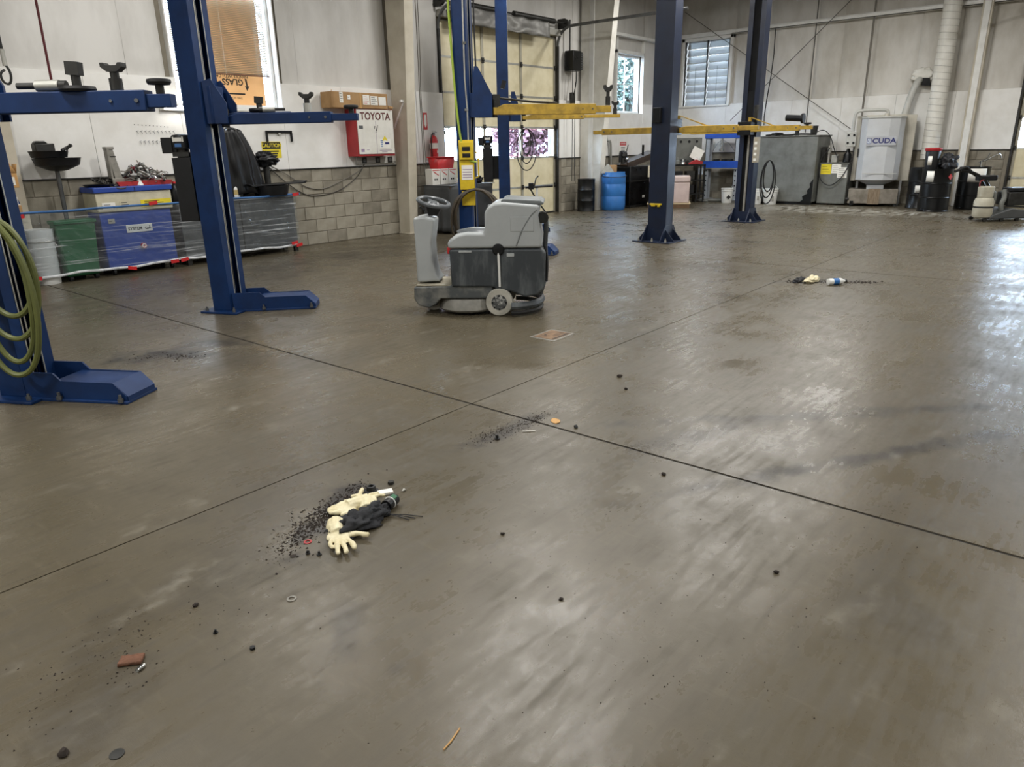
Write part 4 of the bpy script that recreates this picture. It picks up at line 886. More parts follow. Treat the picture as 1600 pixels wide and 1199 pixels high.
pl = thing('hand_tool', 'steel clamp standing in the tool heap on the red tray', 'tool', (0, 0, 0), 0, 'tools heaped on the parts washer lid')
MB().tube([(-.06, 0, -.03), (-.02, 0, 0), (.05, 0, .015), (.09, 0, .0)], .007, 8).build('jaw', 'old_steel', pl); MB().tube([(-.06, 0, .03), (-.02, 0, 0), (.05, 0, -.015), (.09, 0, 0.004)], .007, 8).build('jaw', 'old_steel', pl)
rnd = random.Random(4)
for k in range(33):
    src = (wr, rt_, pl)[k % 3]; o = src if k < 3 else copy_tree(src)
    x = 4.32+rnd.gauss(.06, .17); h = max(0, .20-abs(x-4.40)*.45); o.scale = (1.25, 1.25, 1.25)
    o.location = (min(4.66, max(4.16, x)), 10.09+rnd.uniform(-.10, .09), 1.185+rnd.random()*h); o.rotation_euler = (rnd.uniform(-.5, .5), rnd.uniform(-.6, .6), rnd.uniform(0, 6.28))
tag(MB().lathe([(.012, 0), (.05, .0), (.008, .10), (.002, .11)], 18).build('cone_funnel', 'white_plastic', None, (4.33, 9.975, 1.111)), 'small white cone standing at the front edge of the tool tray', 'cone')
rnd = random.Random(11)
for k in range(8):
    o = tag(MB().torus((0, 0, 0), .03+.012*(k % 3), .007, (0, .3, 1), 16, 6).cyl((-.03, 0, 0), (.05, .01, .02), .006, n=8).build('pipe_clamp', 'dark_steel', None, (3.84+.04*k, 10.1+rnd.uniform(-.07, .07), 1.16+rnd.random()*.06)), 'dark hose clamp heaped on the round black drip tray', 'clamp', 'clamps on the drip tray')
    o.rotation_euler = (rnd.uniform(-.8, .8), rnd.uniform(-.8, .8), rnd.uniform(0, 6))
hose('washer_hose', 'thin hose curling over the front of the parts washer lid', [(3.95, 9.96, 1.12), (4.02, 9.90, 1.09), (4.12, 9.905, 1.085), (4.17, 9.96, 1.12)], .007, 'hose_brown')
# machine under a black bag
def bag(u, v):
    t = u*2*PI; z = .90+.94*v
    cx = 5.86+.02*v-.10*v*v; rx = .30*(1-.55*v**2.2)*(1 if v < .97 else .3); ry = .16*(1-.4*v**3)*(1 if v < .97 else .3)
    if math.cos(t) > 0: rx *= 1.0+.15*(1-v)
    k = 1+.10*math.sin(t*9+3*v+2*noise.noise(Vector((t, v*2, 0))))*(1-.3*v)+.06*noise.noise(Vector((math.cos(t)*2, math.sin(t)*2, v*5)))
    return (cx+rx*k*math.cos(t), 10.10+ry*k*math.sin(t), z+(.03*math.sin(t*3) if v < .05 else 0))
tag(MB().grid(bag, 110, 24).build('covered_machine', 'black_bag', ang=180, solid=.003), 'bench machine hidden under a pleated black bag behind the blue post', 'covered machine')
wv = thing('wrapped_vise', 'vise wrapped in shiny black plastic standing behind the drain pan', 'vise', (6.33, 10.16, .868))
MB().lathe([(.09, 0), (.08, .02), (.045, .06), (.05, .42)], 18).build('pedestal', 'dark_steel', wv); crumple('plastic_wrap', (0, -.02, .52), (.19, .13, .11), 'black_bag', 3.3, .4, 2.5, wv)
dp = thing('drain_pan', 'wide black oil drain pan at the right end of the left workbench', 'drain pan', (6.28, 10.02, .868))
MB().lathe([(.20, 0), (.24, .005), (.27, .14), (.25, .14), (.23, .03), (.05, .02)], 32).build('pan', 'black_plastic', dp)
MB().prism([(-.40, .14), (.52, .155), (.56, .19), (.53, .195), (.48, .175), (-.38, .165), (-.43, .185), (-.45, .18)], -.16, .16).build('rim_tray', 'black_plastic', dp, bev=.006)
# on the wall
hk = thing('key_hook_board', 'two rows of tiny hooks on the white wall left of the blue post', 'hooks', (4.57, 10.35, 1.6))
for r_ in range(2):
    for k in range(10):
        x = .055*k+.02*r_; z = .19-.13*r_
        MB().tube([(x, 0, z), (x, -.02, z), (x+.004, -.028, z-.012), (x+.012, -.026, z-.035)], .0028, 5).tube([(x, -.01, z+.004), (x+.025, -.012, z+.01)], .0028, 5).build('hook', 'grey_steel', hk)
for k in range(10): MB().sph((.05*k-.01, -.002, .275-.003*k), .006, 8, 5).build('screw_head', 'dark_steel', hk)
cs = thing('caution_sign', 'black and yellow caution sign on the white wall above the drain pan', 'sign', (6.58, 10.35, 1.40))
B(-.165, .165, -.006, 0, 0, .245).build('plate', 'sticker_yellow', cs, bev=.002); hd = B(-.155, .155, -.0075, -.006, .135, .235).build('header', 'ink', cs, ang=0)
text('CAUTION', .078, 'sticker_yellow', cs, (0, -.0085, .185), bold=.0015)
for z, w_2 in ((.10, .12), (.065, .10)): B(-w_2, w_2, -.0075, -.006, z-.010, z+.010).build('print_line', 'ink', cs, ang=0)
br = thing('wall_bracket', 'black square bracket hung on the white wall above the caution sign', 'bracket', (6.73, 10.35, 1.64))
B(-.23, .23, -.035, -.005, .13, .165).build('bar', 'black_paint', br, bev=.003); B(-.23, -.205, -.035, -.005, 0, .13).build('drop_leg', 'black_paint', br); B(.205, .23, -.035, -.005, .0, .13).build('drop_leg', 'black_paint', br)
MB().box(-.02, .02, -.04, 0, .10, .13).build('mount', 'galv', br)
# red wall cabinet
tc_ = thing('wall_cabinet', 'red steel wall cabinet with white door hung beside the frame column', 'cabinet', (8.04, 10.05, 1.39))
B(0, .80, .012, .295, 0, .755).build('body', 'red_paint', tc_, bev=.004)
dr = B(.012, .788, -.004, .012, .035, .745).build('door', 'white_paint', tc_, bev=.003)
text('TOYOTA', .165, 'maroon_ink', dr, (.40, -.006, .635), bold=.003, sx=.95)
B(.397, .403, -.0055, -.004, .04, .56).build('door_seam', 'mauve_ink', dr); B(.04, .12, -.007, -.004, .44, .49).build('latch', 'grey_steel', dr)
sk = B(.46, .70, -.0055, -.004, .13, .28).build('sticker', 'paper', dr, ang=0)
MB().prism([(.58, .33), (.64, .25), (.60, .25), (.58, .28), (.56, .25), (.52, .25)], -.0065, -.0045).build('flame_mark', 'sticker_yellow', sk, ang=0)
for k in range(4): B(.48, .53, -.0065, -.0055, .15+.03*k, .165+.03*k).build('print_mark', 'blue_tape', sk, ang=0)
B(.58, .67, -.0065, -.0055, .19, .225).build('print_mark', 'navy_ink', sk, ang=0)
for a, b, c_, d_ in ((.45, .72, .085, .095), (.5, .62, .06, .068), (.05, .12, .07, .12), (.17, .23, .1, .11)): B(a, b, -.0055, -.004, c_, d_).build('scuffed_print', 'mauve_ink', dr, ang=0)
for x, z in ((.37, .46), (.42, .44), (.40, .40), (.43, .47)): MB(T(x, -.0045, z) @ RY(.4)).box(-.006, .006, -.001, .001, -.028, .028).build('scratch_mark', 'ink', dr, ang=0)
cb = thing('long_carton', 'long brown carton with shipping labels lying on top of the red cabinet', 'carton', (8.13, 10.17, 2.147), R(1))
MB().box(-.58, .60, -.14, .14, 0, .245).build('body', 'cardboard', cb, bev=.008)
MB().add([(-.58, -.14, .245), (-.58, -.14, 0), (-.63, -.20, .03), (-.60, -.18, .27)], [(0, 1, 2, 3)]).add([(.6, -.14, .0), (.6, -.14, .06), (.69, -.18, .04), (.66, -.18, -.002)], [(0, 1, 2, 3)]).build('flap', 'cardboard', cb, solid=.005)
label_sheet(cb, .06, .20, .06, .21, -.141, 'paper', 4, 'red_tape'); label_sheet(cb, .22, .38, .06, .20, -.141, 'paper', 4); label_sheet(cb, .40, .56, .06, .19, -.141, 'paper', 0); label_sheet(cb, -.42, -.35, .08, .24, -.141, 'paper', 4); label_sheet(cb, -.26, -.20, .13, .20, -.141, 'paper', 1)
MB().box(.0, .02, -.142, -.139, .0, .245).build('box_tape', 'cardboard_light', cb, ang=0)
ps = thing('outlet_strip', 'grey outlet strip on the wall directly under the red cabinet', 'outlet', (8.18, 10.35, 1.26))
B(0, .86, -.05, 0, 0, .12).build('channel', 'tank_light', ps, bev=.004)
for x in (.16, .46, .74): f_ = B(x-.05, x+.05, -.06, -.05, .01, .11).build('outlet_plate', 'dark_steel', ps, bev=.003); MB().cyl((x, -.064, .06), (x, -.06, .06), .03, n=14).build('socket', 'grey_steel', f_)
B(.80, .88, -.055, -.0, .03, .12).build('switch_plate', 'white_plastic', ps)
hose('extension_cord', 'grey cord sagging along the block wall to the outlet strip', [(6.45, 10.28, 1.30), (6.8, 10.32, 1.15), (7.1, 10.33, .93), (7.45, 10.335, .87), (7.9, 10.335, 1.02), (8.25, 10.325, 1.15), (8.36, 10.31, 1.27)], .008, mat('cord_grey', '#77736a', .6), 'cord', 2)
hose('extension_cord', 'dark cord sagging lower along the block wall to the outlet strip', [(6.45, 10.30, 1.28), (6.75, 10.325, 1.02), (7.1, 10.335, .80), (7.4, 10.335, .78), (7.8, 10.335, .84), (8.2, 10.33, 1.05), (8.34, 10.31, 1.26)], .008, mat('cord_dark', '#45413a', .6), 'cord', 2)
# beyond the column: extinguisher, bin, cartons, covered table
fe = thing('fire_extinguisher', 'red fire extinguisher hung on the white wall right of the column', 'fire extinguisher', (9.98, 10.24, 1.27))
MB().lathe([(.03, 0), (.072, .005), (.075, .02), (.075, .36), (.06, .42), (.025, .45), (.022, .47)], 24).build('cylinder', 'red_plastic', fe); MB().lathe([(.0755, .22), (.0765, .22), (.0765, .32), (.0755, .32)], 24).build('label_band', 'paper', fe)
MB().box(-.02, .02, -.02, .02, .46, .50).box(-.02, .08, -.012, .012, .50, .515).box(-.03, .06, -.01, .01, .53, .54).build('valve_head', 'grey_steel', fe)
MB().tube([(-.02, 0, .48), (-.08, -.02, .46), (-.10, -.03, .3), (-.095, -.03, .1), (-.09, -.03, .04)], .011, 8, smooth=2).build('hose', 'black_rubber', fe); B(-.02, .02, .05, .105, .2, .3).build('wall_hanger', 'grey_steel', fe)
MB().prism([(-.0, .13), (.045, .165), (.0, .20)], -.078, -.0765).build('white_mark', 'paper', fe, ang=0)
fs_ = thing('extinguisher_sign', 'narrow red and white arrow sign above the fire extinguisher', 'sign', (9.89, 10.35, 1.83))
B(-.05, .05, -.005, 0, 0, .30).build('plate', 'red_plastic', fs_, bev=.002); B(-.028, .028, -.0065, -.005, .09, .265).build('white_panel', 'paper', fs_, ang=0); MB().prism([(-.03, .09), (0, .03), (.03, .09)], -.0065, -.005).build('arrow_head', 'paper', fs_, ang=0)
tb = thing('covered_table', 'low table under a dark grey tarpaulin behind the floor scrubber', 'table', (9.98, 9.66, 0))
B(-.55, .60, -.34, .34, .80, .845).build('table_top', 'wood', tb)
for x in (-.5, .55):
    for y in (-.3, .3): B(x-.03, x+.03, y-.03, y+.03, 0, .80).build('leg', 'dark_steel', tb)
def tarp(u, v):
    t = u*2*PI; c_, s_ = math.cos(t), math.sin(t); p = 10
    k = (abs(c_)**p+abs(s_)**p)**(-1/p); x, y = .025+.60*c_*k, .37*s_*k
    w_ = 1+.05*v*math.sin(t*11+noise.noise(Vector((t*2, 0, 0)))*3)+.03*v
    return (x*w_, y*w_, .852-.80*v)
MB().grid(tarp, 120, 10).build('tarpaulin', 'tarp', tb, ang=180, solid=.004); B(-.58, .63, -.37, .37, .846, .856).build('tarpaulin_top', 'tarp', tb, bev=.004)
for k in range(3):
    c_ = thing('beverage_carton', ['white carton with red marks at the left on the covered table', 'white carton with red marks in the middle on the covered table', 'white carton with red marks at the right on the covered table'][k], 'carton', (9.56+.215*k, 9.88, .857), 0, 'white cartons on the covered table')
    B(-.10, .10, -.09, .09, 0, .28).build('body', 'paper', c_, bev=.004)
    MB(T(0, -.091, .2) @ RY(.5)).box(-.07, .07, -.001, .001, -.008, .008).build('red_stripe', 'red_tape', c_, ang=0); B(-.09, .09, -.092, -.09, .25, .262).build('red_stripe', 'red_tape', c_, ang=0)
    B(-.05, -.02, -.092, -.09, .08, .11).build('dark_mark', 'ink', c_, ang=0); B(.0, .03, -.092, -.09, .08, .11).build('dark_mark', 'ink', c_, ang=0)
rb = thing('red_bin', 'red plastic parts bin standing on the white cartons', 'bin', (9.82, 9.90, 1.138))
MB().add([(-.19, -.1, 0), (.19, -.1, 0), (.19, .1, 0), (-.19, .1, 0), (-.22, -.12, .2), (.22, -.12, .2), (.22, .12, .2), (-.22, .12, .2)], [(3, 2, 1, 0), (0, 1, 5, 4), (1, 2, 6, 5), (2, 3, 7, 6), (3, 0, 4, 7)]).build('tub', 'red_plastic', rb, solid=-.006); MB().tube([(-.23, -.13, .2), (.23, -.13, .2), (.23, .13, .2), (-.23, .13, .2)], .012, 8, closed=True).build('rim', 'red_plastic', rb)
tag(crumple('rag', (10.05, 9.52, .90), (.2, .13, .055), 'paper', 8.1, .5, 2.6, None, -.04), 'white rag crumpled at the front of the covered table', 'rag')
tag(crumple('black_bag_pile', (10.42, 9.66, .91), (.17, .2, .09), 'black_bag', 2.1, .5, 2.6, None, -.05), 'black plastic heap at the right end of the covered table', 'bag')
for k, (x, y, dx) in enumerate(((9.66, 10.20, .0), (9.72, 10.22, .02), (9.52, 10.30, .01))):
    hose('wall_cable', ['grey wall cable running down beside the frame column, left one', 'grey wall cable running down beside the frame column, right one', 'dark wall cable running down close against the frame column'][k], [(x, y, 5.3), (x+dx, y, 3.2), (x-dx, y+.02, 2.4), (x+dx, y, 1.0)], .008, ('cord_grey', 'cord_grey', 'cord_dark')[k], 'cable', 1)

# ================================================================== BACK OF THE SHOP
opn = thing('door_operator', 'black door operator box with chain beside the cream overhead door', 'door operator', (14.48, 10.25, 3.1))
B(-.16, .16, -.14, .1, 0, .42).build('housing', 'black_paint', opn, bev=.01); B(.17, .24, -.12, .05, .03, .40).build('heat_sink', 'dark_steel', opn, bev=.004)
for k in range(7): B(.165, .245, -.13, -.12, .05+.05*k, .07+.05*k).build('fin', 'grey_steel', opn)
MB().cyl((-.1, 0, .42), (-.1, 0, 1.05), .02, n=8).build('drive_chain', 'dark_steel', opn); MB().tube([(.1, -.05, 0), (.08, -.06, -.25), (-.02, -.06, -.5)], .012, 6, smooth=1).build('conduit', 'dark_steel', opn)
MB().tube([(-.12, -.1, 0), (-.12, -.1, -2.4)], .008, 6).tube([(-.02, -.1, 0), (-.03, -.1, -2.4)], .008, 6).build('pull_chain', 'dark_steel', opn)
B(-.08, .04, -.06, .02, -.78, -.45).build('push_button_box', 'dark_steel', opn, bev=.01)
def drum(label, x, y, r=.29, h=.89, m='black_paint', kind='steel', group='steel drums', rz=FACE):
    d = thing('steel_drum' if kind == 'steel' else 'plastic_drum', label, 'drum', (x, y, 0), rz, group)
    if kind == 'steel': prof = [(r*.5, 0), (r*.97, 0), (r, .008), (r, .02), (r*.975, .03), (r*.975, h*.32), (r*1.01, h*.335), (r*.975, h*.35), (r*.975, h*.65), (r*1.01, h*.665), (r*.975, h*.68), (r*.975, h-.03), (r, h-.015), (r, h), (r*.97, h), (r*.96, h-.02), (r*.3, h-.02)]
    else: prof = [(r*.5, 0), (r*.9, 0), (r*.97, .03), (r, .1), (r, h*.36), (r*.985, h*.37), (r, h*.385), (r, h*.68), (r*.985, h*.69), (r, h*.705), (r*.99, h*.9), (r*.93, h*.96), (r*.93, h), (r*.88, h), (r*.86, h-.03), (r*.3, h-.03)]
    MB().lathe(prof, 40).build('shell', m, d)
    MB().cyl((r*.5, 0, h-.025), (r*.5, 0, h-.002), .035, n=14).build('bung', 'grey_steel', d)
    return d
def wrap_label(d, r, a0, a1, z0, z1, m, name='label'):
    n = 8; mb = MB().grid(lambda u, v: (r*math.cos(R(a0+(a1-a0)*u)), r*math.sin(R(a0+(a1-a0)*u)), z0+(z1-z0)*v), n, 1); return mb.build(name, m, d, solid=-.002)
drum('small black steel drum beside the cream overhead door', 14.62, 9.92, .21, .74, 'black_paint')
bd = drum('blue plastic drum with a cardboard box on its lid', 15.20, 9.53, .29, .88, 'blue_drum', 'plastic', 'plastic drums')
MB(RX(.1)).torus((0, 0, .80), .296, .008).build('lid_strap', 'black_rubber', bd)
tag(MB().add([(-.16, 0, 0), (.16, 0, 0), (.02, .01, .20), (-.02, .01, .20), (-.16, .06, 0), (.16, .06, 0), (.02, .05, .20), (-.02, .05, .20)], [(0, 1, 2, 3), (7, 6, 5, 4), (0, 1, 5, 4), (1, 2, 6, 5), (2, 3, 7, 6), (3, 0, 4, 7)]).build('sheet_funnel', 'galv', None, (14.98, 9.55, .86), FACE), 'triangular bare metal funnel leaning on the blue drum', 'funnel')
tag(B(-.09, .09, -.08, .08, 0, .17).build('small_carton', 'cardboard', None, (15.23, 9.58, .865), FACE, bev=.004), 'small brown box sitting on the blue drum lid', 'carton')
ot = thing('waste_oil_tank', 'black waste oil tank with white notice behind the blue drum', 'tank', (16.35, 9.75, 0))
B(-.62, .75, -.36, .40, .05, .98).build('tank_body', 'black_paint', ot, bev=.02); B(-.62, .75, -.38, .42, 0, .06).build('skid', 'dark_steel', ot); B(-.64, .77, -.38, .42, .62, .65).build('rim_band', 'dark_steel', ot)
label_sheet(ot, .22, .62, .70, .98, -.366, mat('notice_cream', '#d8d2b8', .6), 4, 'mauve_ink'); label_sheet(ot, -.02, .1, .22, .28, -.366, 'paper', 0)
dt = thing('drip_trough', 'dark brown metal trough tilted on top of the black oil tank', 'trough', (16.45, 9.62, 1.06), R(-8))
M = RY(R(-12)); MB(M).prism([(-.6, .0), (.62, .0), (.66, .14), (-.66, .10)], -.2, .2).build('trough', mat('oily_brown', '#3a2d22', .5, c2='#221a14', scale=6), dt, bev=.01); MB(M).box(-.64, .66, -.22, -.2, .08, .15).build('lip', 'oily_brown', dt)
MB().box(.18, .22, -.02, .02, .1, .42).build('handle', 'black_paint', dt)
vp = thing('transfer_pump', 'dark hand pump with chrome parts standing on the black oil tank', 'pump', (15.92, 9.72, .985))
MB().lathe([(.1, 0), (.11, .03), (.05, .06), (.05, .2), (.08, .24), (.07, .32), (.02, .36)], 18).build('pump_body', 'dark_steel', vp); MB().tube([(-.06, 0, .3), (-.14, 0, .36), (-.15, 0, .1)], .03, 10, smooth=2).tube([(.06, 0, .3), (.14, 0, .34), (.15, 0, .1)], .028, 10, smooth=2).build('manifold', 'black_plastic', vp)
MB().sph((.02, -.09, .16), .05, 12, 8).build('gauge', 'chrome', vp); MB().tube([(.12, 0, .3), (.22, .02, .42), (.25, .02, .5)], .012, 6).build('lever', 'dark_steel', vp)
hose('wall_pipe', 'bent galvanised pipe on the wall above the small black drum', [(16.05, 10.30, 2.3), (16.05, 10.3, 1.62), (16.1, 10.28, 1.58), (16.22, 10.28, 1.6), (16.25, 10.28, 1.1), (16.25, 10.28, .9)], .028, 'galv', 'pipe', 2)
ds = thing('danger_sign', 'small danger notice on the white wall under the corner window', 'sign', (16.92, 10.35, 1.30))
B(-.17, .17, -.005, 0, 0, .28).build('plate', 'paper', ds, bev=.002); B(-.15, .15, -.0065, -.005, .17, .26).build('header', 'red_plastic', ds, ang=0); text('DANGER', .06, 'paper', ds, (0, -.0075, .215))
for z in (.04, .08, .12): B(-.1, .1, -.0065, -.005, z-.008, z+.008).build('print_line', 'ink', ds, ang=0)
pk = thing('wrapped_pallet', 'pinkish shrink-wrapped carton stack on a pallet behind the navy post', 'carton stack', (16.52, 8.74, 0), R(-62))
for y in (-.3, 0, .3): B(-.5, .5, y-.05, y+.05, 0, .09).build('pallet_bearer', 'wood', pk)
B(-.52, .52, -.36, .36, .09, .115).build('pallet_deck', mat('pale_wood', '#c9b894', .7), pk)
crumpled = MB().add(*(lambda m_: (m_.v, m_.f))(MB().box(-.48, .48, -.34, .34, .115, .60))).build('carton', 'pink_wrap', pk, bev=.02); B(-.49, .49, -.35, .35, .60, .74).build('carton_lid', 'pink_wrap', pk, bev=.025)
MB().add([(-.48, -.345, .14), (-.2, -.345, .14), (-.05, -.345, .5), (-.1, -.345, .5)], [(0, 1, 2, 3)]).build('wrap_crease', 'paper', pk, solid=.002)
rk = thing('steel_rack', 'black steel rack loaded with grey panels and tools left of the press', 'rack', (18.15, 9.05, 0), FACE)
for x in (-.5, .36):
    for y in (-.2, .2): B(x-.02, x+.02, y-.02, y+.02, 0, .96).build('upright', 'black_paint', rk)
for z in (.2, .55, .93): B(-.52, .38, -.22, .22, z, z+.03).build('shelf', 'black_paint', rk)
B(.16, .2, -.2, .2, 0, .93).build('side_panel', 'black_paint', rk)
for k, (x, z, w_2, m) in enumerate(((-.3, .23, .2, 'dark_steel'), (.0, .23, .25, 'black_plastic'), (-.3, .58, .22, 'black_plastic'), (.02, .58, .22, 'dark_steel'))):
    tag(B(-w_2/2, w_2/2, -.15, .15, 0, .22).build('tool_case', m, None, (18.15+x*math.cos(FACE), 9.05+x*math.sin(FACE), z+.0), FACE, bev=.01), ['dark steel case at the left of the low rack shelf', 'black case at the right of the low rack shelf', 'black case at the left of the middle rack shelf', 'dark steel case at the right of the middle rack shelf'][k], 'case')
def on_rack(x, y): return (18.15+x*math.cos(FACE)-y*math.sin(FACE), 9.05+x*math.sin(FACE)+y*math.cos(FACE))
gp = thing('perforated_panel', 'grey panel with round holes standing at the back of the rack', 'panel', (*on_rack(-.06, .16), .965), FACE)
B(-.40, .40, -.015, .015, 0, .66).build('plate', 'tank_grey', gp, bev=.004)
for x in (-.16, .06, .26): MB().cyl((x, -.02, .57), (x, -.012, .57), .035, n=14).build('hole_ring', 'black_plastic', gp)
o = tag(B(-.15, .15, -.005, .005, -.16, .16).build('paper_sheet', 'paper', None, (*on_rack(.18, -.02), 1.22), FACE), 'sheet of white paper standing askew on top of the rack', 'paper'); o.rotation_euler = (R(-15), R(28), FACE)
rv = thing('red_rivet_tool', 'red hand tool with white tips lying on the right of the rack top', 'tool', (*on_rack(.10, -.1), .965), FACE)
MB().prism([(-.16, 0), (.2, 0), (.22, .06), (.05, .12), (-.12, .05)], -.05, .05).build('body', 'red_paint', rv, bev=.008)
for x in (.06, .13): MB().cyl((x, 0, .08), (x+.01, 0, .17), .014, n=8).build('tip', 'white_plastic', rv)
for k, (x, y, s) in enumerate(((-.32, -.05, .12), (-.2, -.12, .09), (-.12, -.02, .1))):
    t = thing('engine_part', ['grey cast engine part at the left end of the rack top', 'small bright engine part at the front of the rack top', 'dark engine part in the middle of the rack top'][k], 'engine part', (*on_rack(x, y), .962), FACE)
    MB().lathe([(s*.5, 0), (s*.8, .01), (s*.7, s*.8), (s*.3, s), (s*.2, s*1.5)], 14).build('casting', ('tank_grey', 'chrome', 'dark_steel')[k], t); MB().cyl((-s, 0, s*.6), (s, 0, s*.9), s*.25, n=10).build('pipe_stub', 'dark_steel', t)
# hydraulic press
hp = thing('shop_press', 'grey hydraulic shop press with two bright blue cross beams', 'press', (19.25, 8.62, 0), BACK)
for x in (-.42, .42):
    for y in (-.09, .07):
        u = B(x-.06, x+.06, y, y+.02, 0, 1.72).build('upright', mat('press_grey', '#a3a8ad', .45), hp)
    B(x-.06, x-.045, -.09, .09, 0, 1.72).build('upright_web', 'press_grey', hp); B(x-.1, x+.1, -.25, .25, 0, .03).build('foot', 'press_grey', hp)
    for k in range(7): MB().cyl((x, -.095, .12+.13*k), (x, -.088, .12+.13*k), .02, n=12).build('pin_hole', 'black_plastic', hp)
tb_ = B(-.50, .50, -.12, .12, 1.60, 1.74).build('top_beam', 'blue_press', hp, bev=.008); B(-.50, .50, -.14, .14, .84, 1.02).build('bed_beam', 'blue_press', hp, bev=.008); B(-.50, .50, -.15, .15, .82, .84).build('bed_flange', 'galv', hp)
MB().cyl((-.05, 0, 1.32), (-.05, 0, 1.60), .04, n=14).cyl((-.05, 0, 1.28), (-.05, 0, 1.34), .07, n=14).build('ram', 'chrome', hp)
for x in (-.18, .05, .2): B(x-.05, x+.05, -.1, .1, 1.02, 1.07).build('press_block', 'dark_steel', hp)
MB().tube([(-.4, -.05, 1.1), (-.15, -.02, 1.5), (-.05, 0, 1.56), (.15, -.02, 1.48), (.4, -.05, 1.2)], .006, 6).build('return_spring', 'grey_steel', hp)
tag(B(-.09, .09, -.004, .004, 0, .18).build('instruction_card', mat('card_blue', '#c3cbd6', .5), None, (19.12, 9.20, .67), BACK), 'pale blue card hung at the left leg of the press', 'card')
def pail(label, x, y, r=.145, h=.37, m='white_plastic', hang=0):
    p = thing('plastic_pail', label, 'pail', (x, y, 0), FACE, 'white plastic pails by the back wall')
    MB().lathe([(.05, 0), (r*.86, 0), (r*.88, .01), (r, h-.08), (r*1.06, h-.075), (r*1.06, h-.06), (r, h-.055), (r*1.01, h-.03), (r*1.07, h-.028), (r*1.07, h), (r*.3, h)], 28).build('body', m, p)
    MB().torus((0, 0, h-.06), r*1.08, .004, (0, 1, .25 if hang else -.35), 20, 5, 0, PI).build('bail_handle', 'white_trim', p)
    return p
q = pail('white pail with a corrosive diamond mark left of the farther navy post', 18.32, 8.02); MB(T(0, -.146, .15) @ RY(PI/4)).box(-.04, .04, -.002, .004, -.04, .04).build('hazard_diamond', 'ink', q, ang=0)
q = pail('white pail right beside the farther navy post', 18.26, 7.22, hang=1); B(-.02, .03, -.148, -.138, .1, .2).build('print_patch', 'galv', q, ang=0)
q = pail('white pail with lifted handle in front of the large grey tank', 18.32, 6.88, .17, .38); B(-.03, .03, -.172, -.158, .1, .2).build('print_patch', 'galv', q, ang=0)
hose('floor_hose', 'grey hose lying in a heap on the floor before the press', [(18.5, 9.0, .03), (18.4, 8.6, .04), (18.5, 8.2, .03), (18.75, 8.35, .05), (18.6, 8.8, .03), (18.35, 8.95, .04), (18.2, 8.5, .03)], .025, 'tank_grey')
# tanks
gt = thing('oil_tank', 'large square grey oil tank against the back wall', 'tank', (18.5, 6.64, 0), BACK)
MB().box(-.72, .72, 0, .95, .06, 1.60).build('tank_body', 'tank_grey', gt, bev=.015); B(-.74, .74, -.02, .97, 1.60, 1.625).build('lid', 'tank_grey', gt, bev=.004); B(-.70, .70, .02, .93, 0, .07).build('skid', 'black_paint', gt)
MB().cyl((.5, .3, 1.62), (.5, .3, 1.82), .07, .09, 18).cyl((.5, .3, 1.82), (.5, .3, 1.84), .095, n=18).build('filler_neck', 'dark_steel', gt); MB().cyl((.1, .3, 1.62), (.1, .3, 1.78), .05, n=14).box(.05, .15, .25, .35, 1.78, 1.86).build('vent_cap', 'dark_steel', gt)
MB().prism([(.42, .06), (.71, .06), (.71, .62), (.63, .5), (.65, .42), (.58, .34), (.6, .27), (.48, .2), (.5, .12)], -.004, .0).build('peeling_paint', 'black_paint', gt, ang=0)
MB().tube([(-.6, .1, 1.64), (-.3, .15, 1.66), (-.1, .2, 1.63), (.2, .1, 1.66), (.6, .2, 1.64)], .02, 6, smooth=2).build('fill_line', 'dark_steel', gt); crumple('rag_on_lid', (-.35, .2, 1.66), (.16, .12, .04), 'dark_steel', 5.5, .5, 2.5, gt)
ft_ = thing('used_fluid_tank', 'smaller grey fluid tank with yellow and white notices', 'tank', (18.72, 5.55, 0), BACK)
B(-.33, .33, 0, .6, .03, .96).build('tank_body', 'tank_grey', ft_, bev=.012); B(-.34, .34, -.02, .62, .96, .985).build('lid', 'tank_grey', ft_, bev=.004)
label_sheet(ft_, -.30, -.06, .72, .95, -.002, 'sticker_yellow', 3); label_sheet(ft_, -.05, .16, .74, .95, -.002, 'paper', 4); label_sheet(ft_, .09, .31, .64, .88, -.003, 'paper', 5)
MB().cyl((-.2, .15, .98), (-.2, .15, 1.38), .03, n=12).cyl((-.2, .15, 1.2), (-.2, .15, 1.32), .05, n=14).build('filter_pipe', 'galv', ft_); B(-.12, .02, .1, .25, .985, 1.16).build('pump_box', 'galv', ft_, bev=.01)
MB().lathe([(.07, .98), (.1, 1.0), (.09, 1.16), (.05, 1.22), (.03, 1.3)], 16, (.22, .2, 0)).build('air_pump', 'black_paint', ft_); B(-.33, -.25, .02, .3, .985, 1.35).build('back_post', 'dark_steel', ft_)
hose('suction_line', 'black hose looping over the front of the smaller grey tank', [(18.8, 5.72, 1.32), (18.68, 5.9, 1.05), (18.66, 5.86, .6), (18.66, 5.6, .42), (18.66, 5.35, .6), (18.7, 5.2, .95), (18.85, 5.22, 1.1)], .012, 'black_rubber')
hose('air_line', 'thin black hose arching between both grey tanks', [(18.9, 6.1, 1.7), (18.8, 5.9, 1.75), (18.75, 5.72, 1.6), (18.78, 5.6, 1.25), (18.8, 5.52, 1.1)], .010, 'black_rubber')
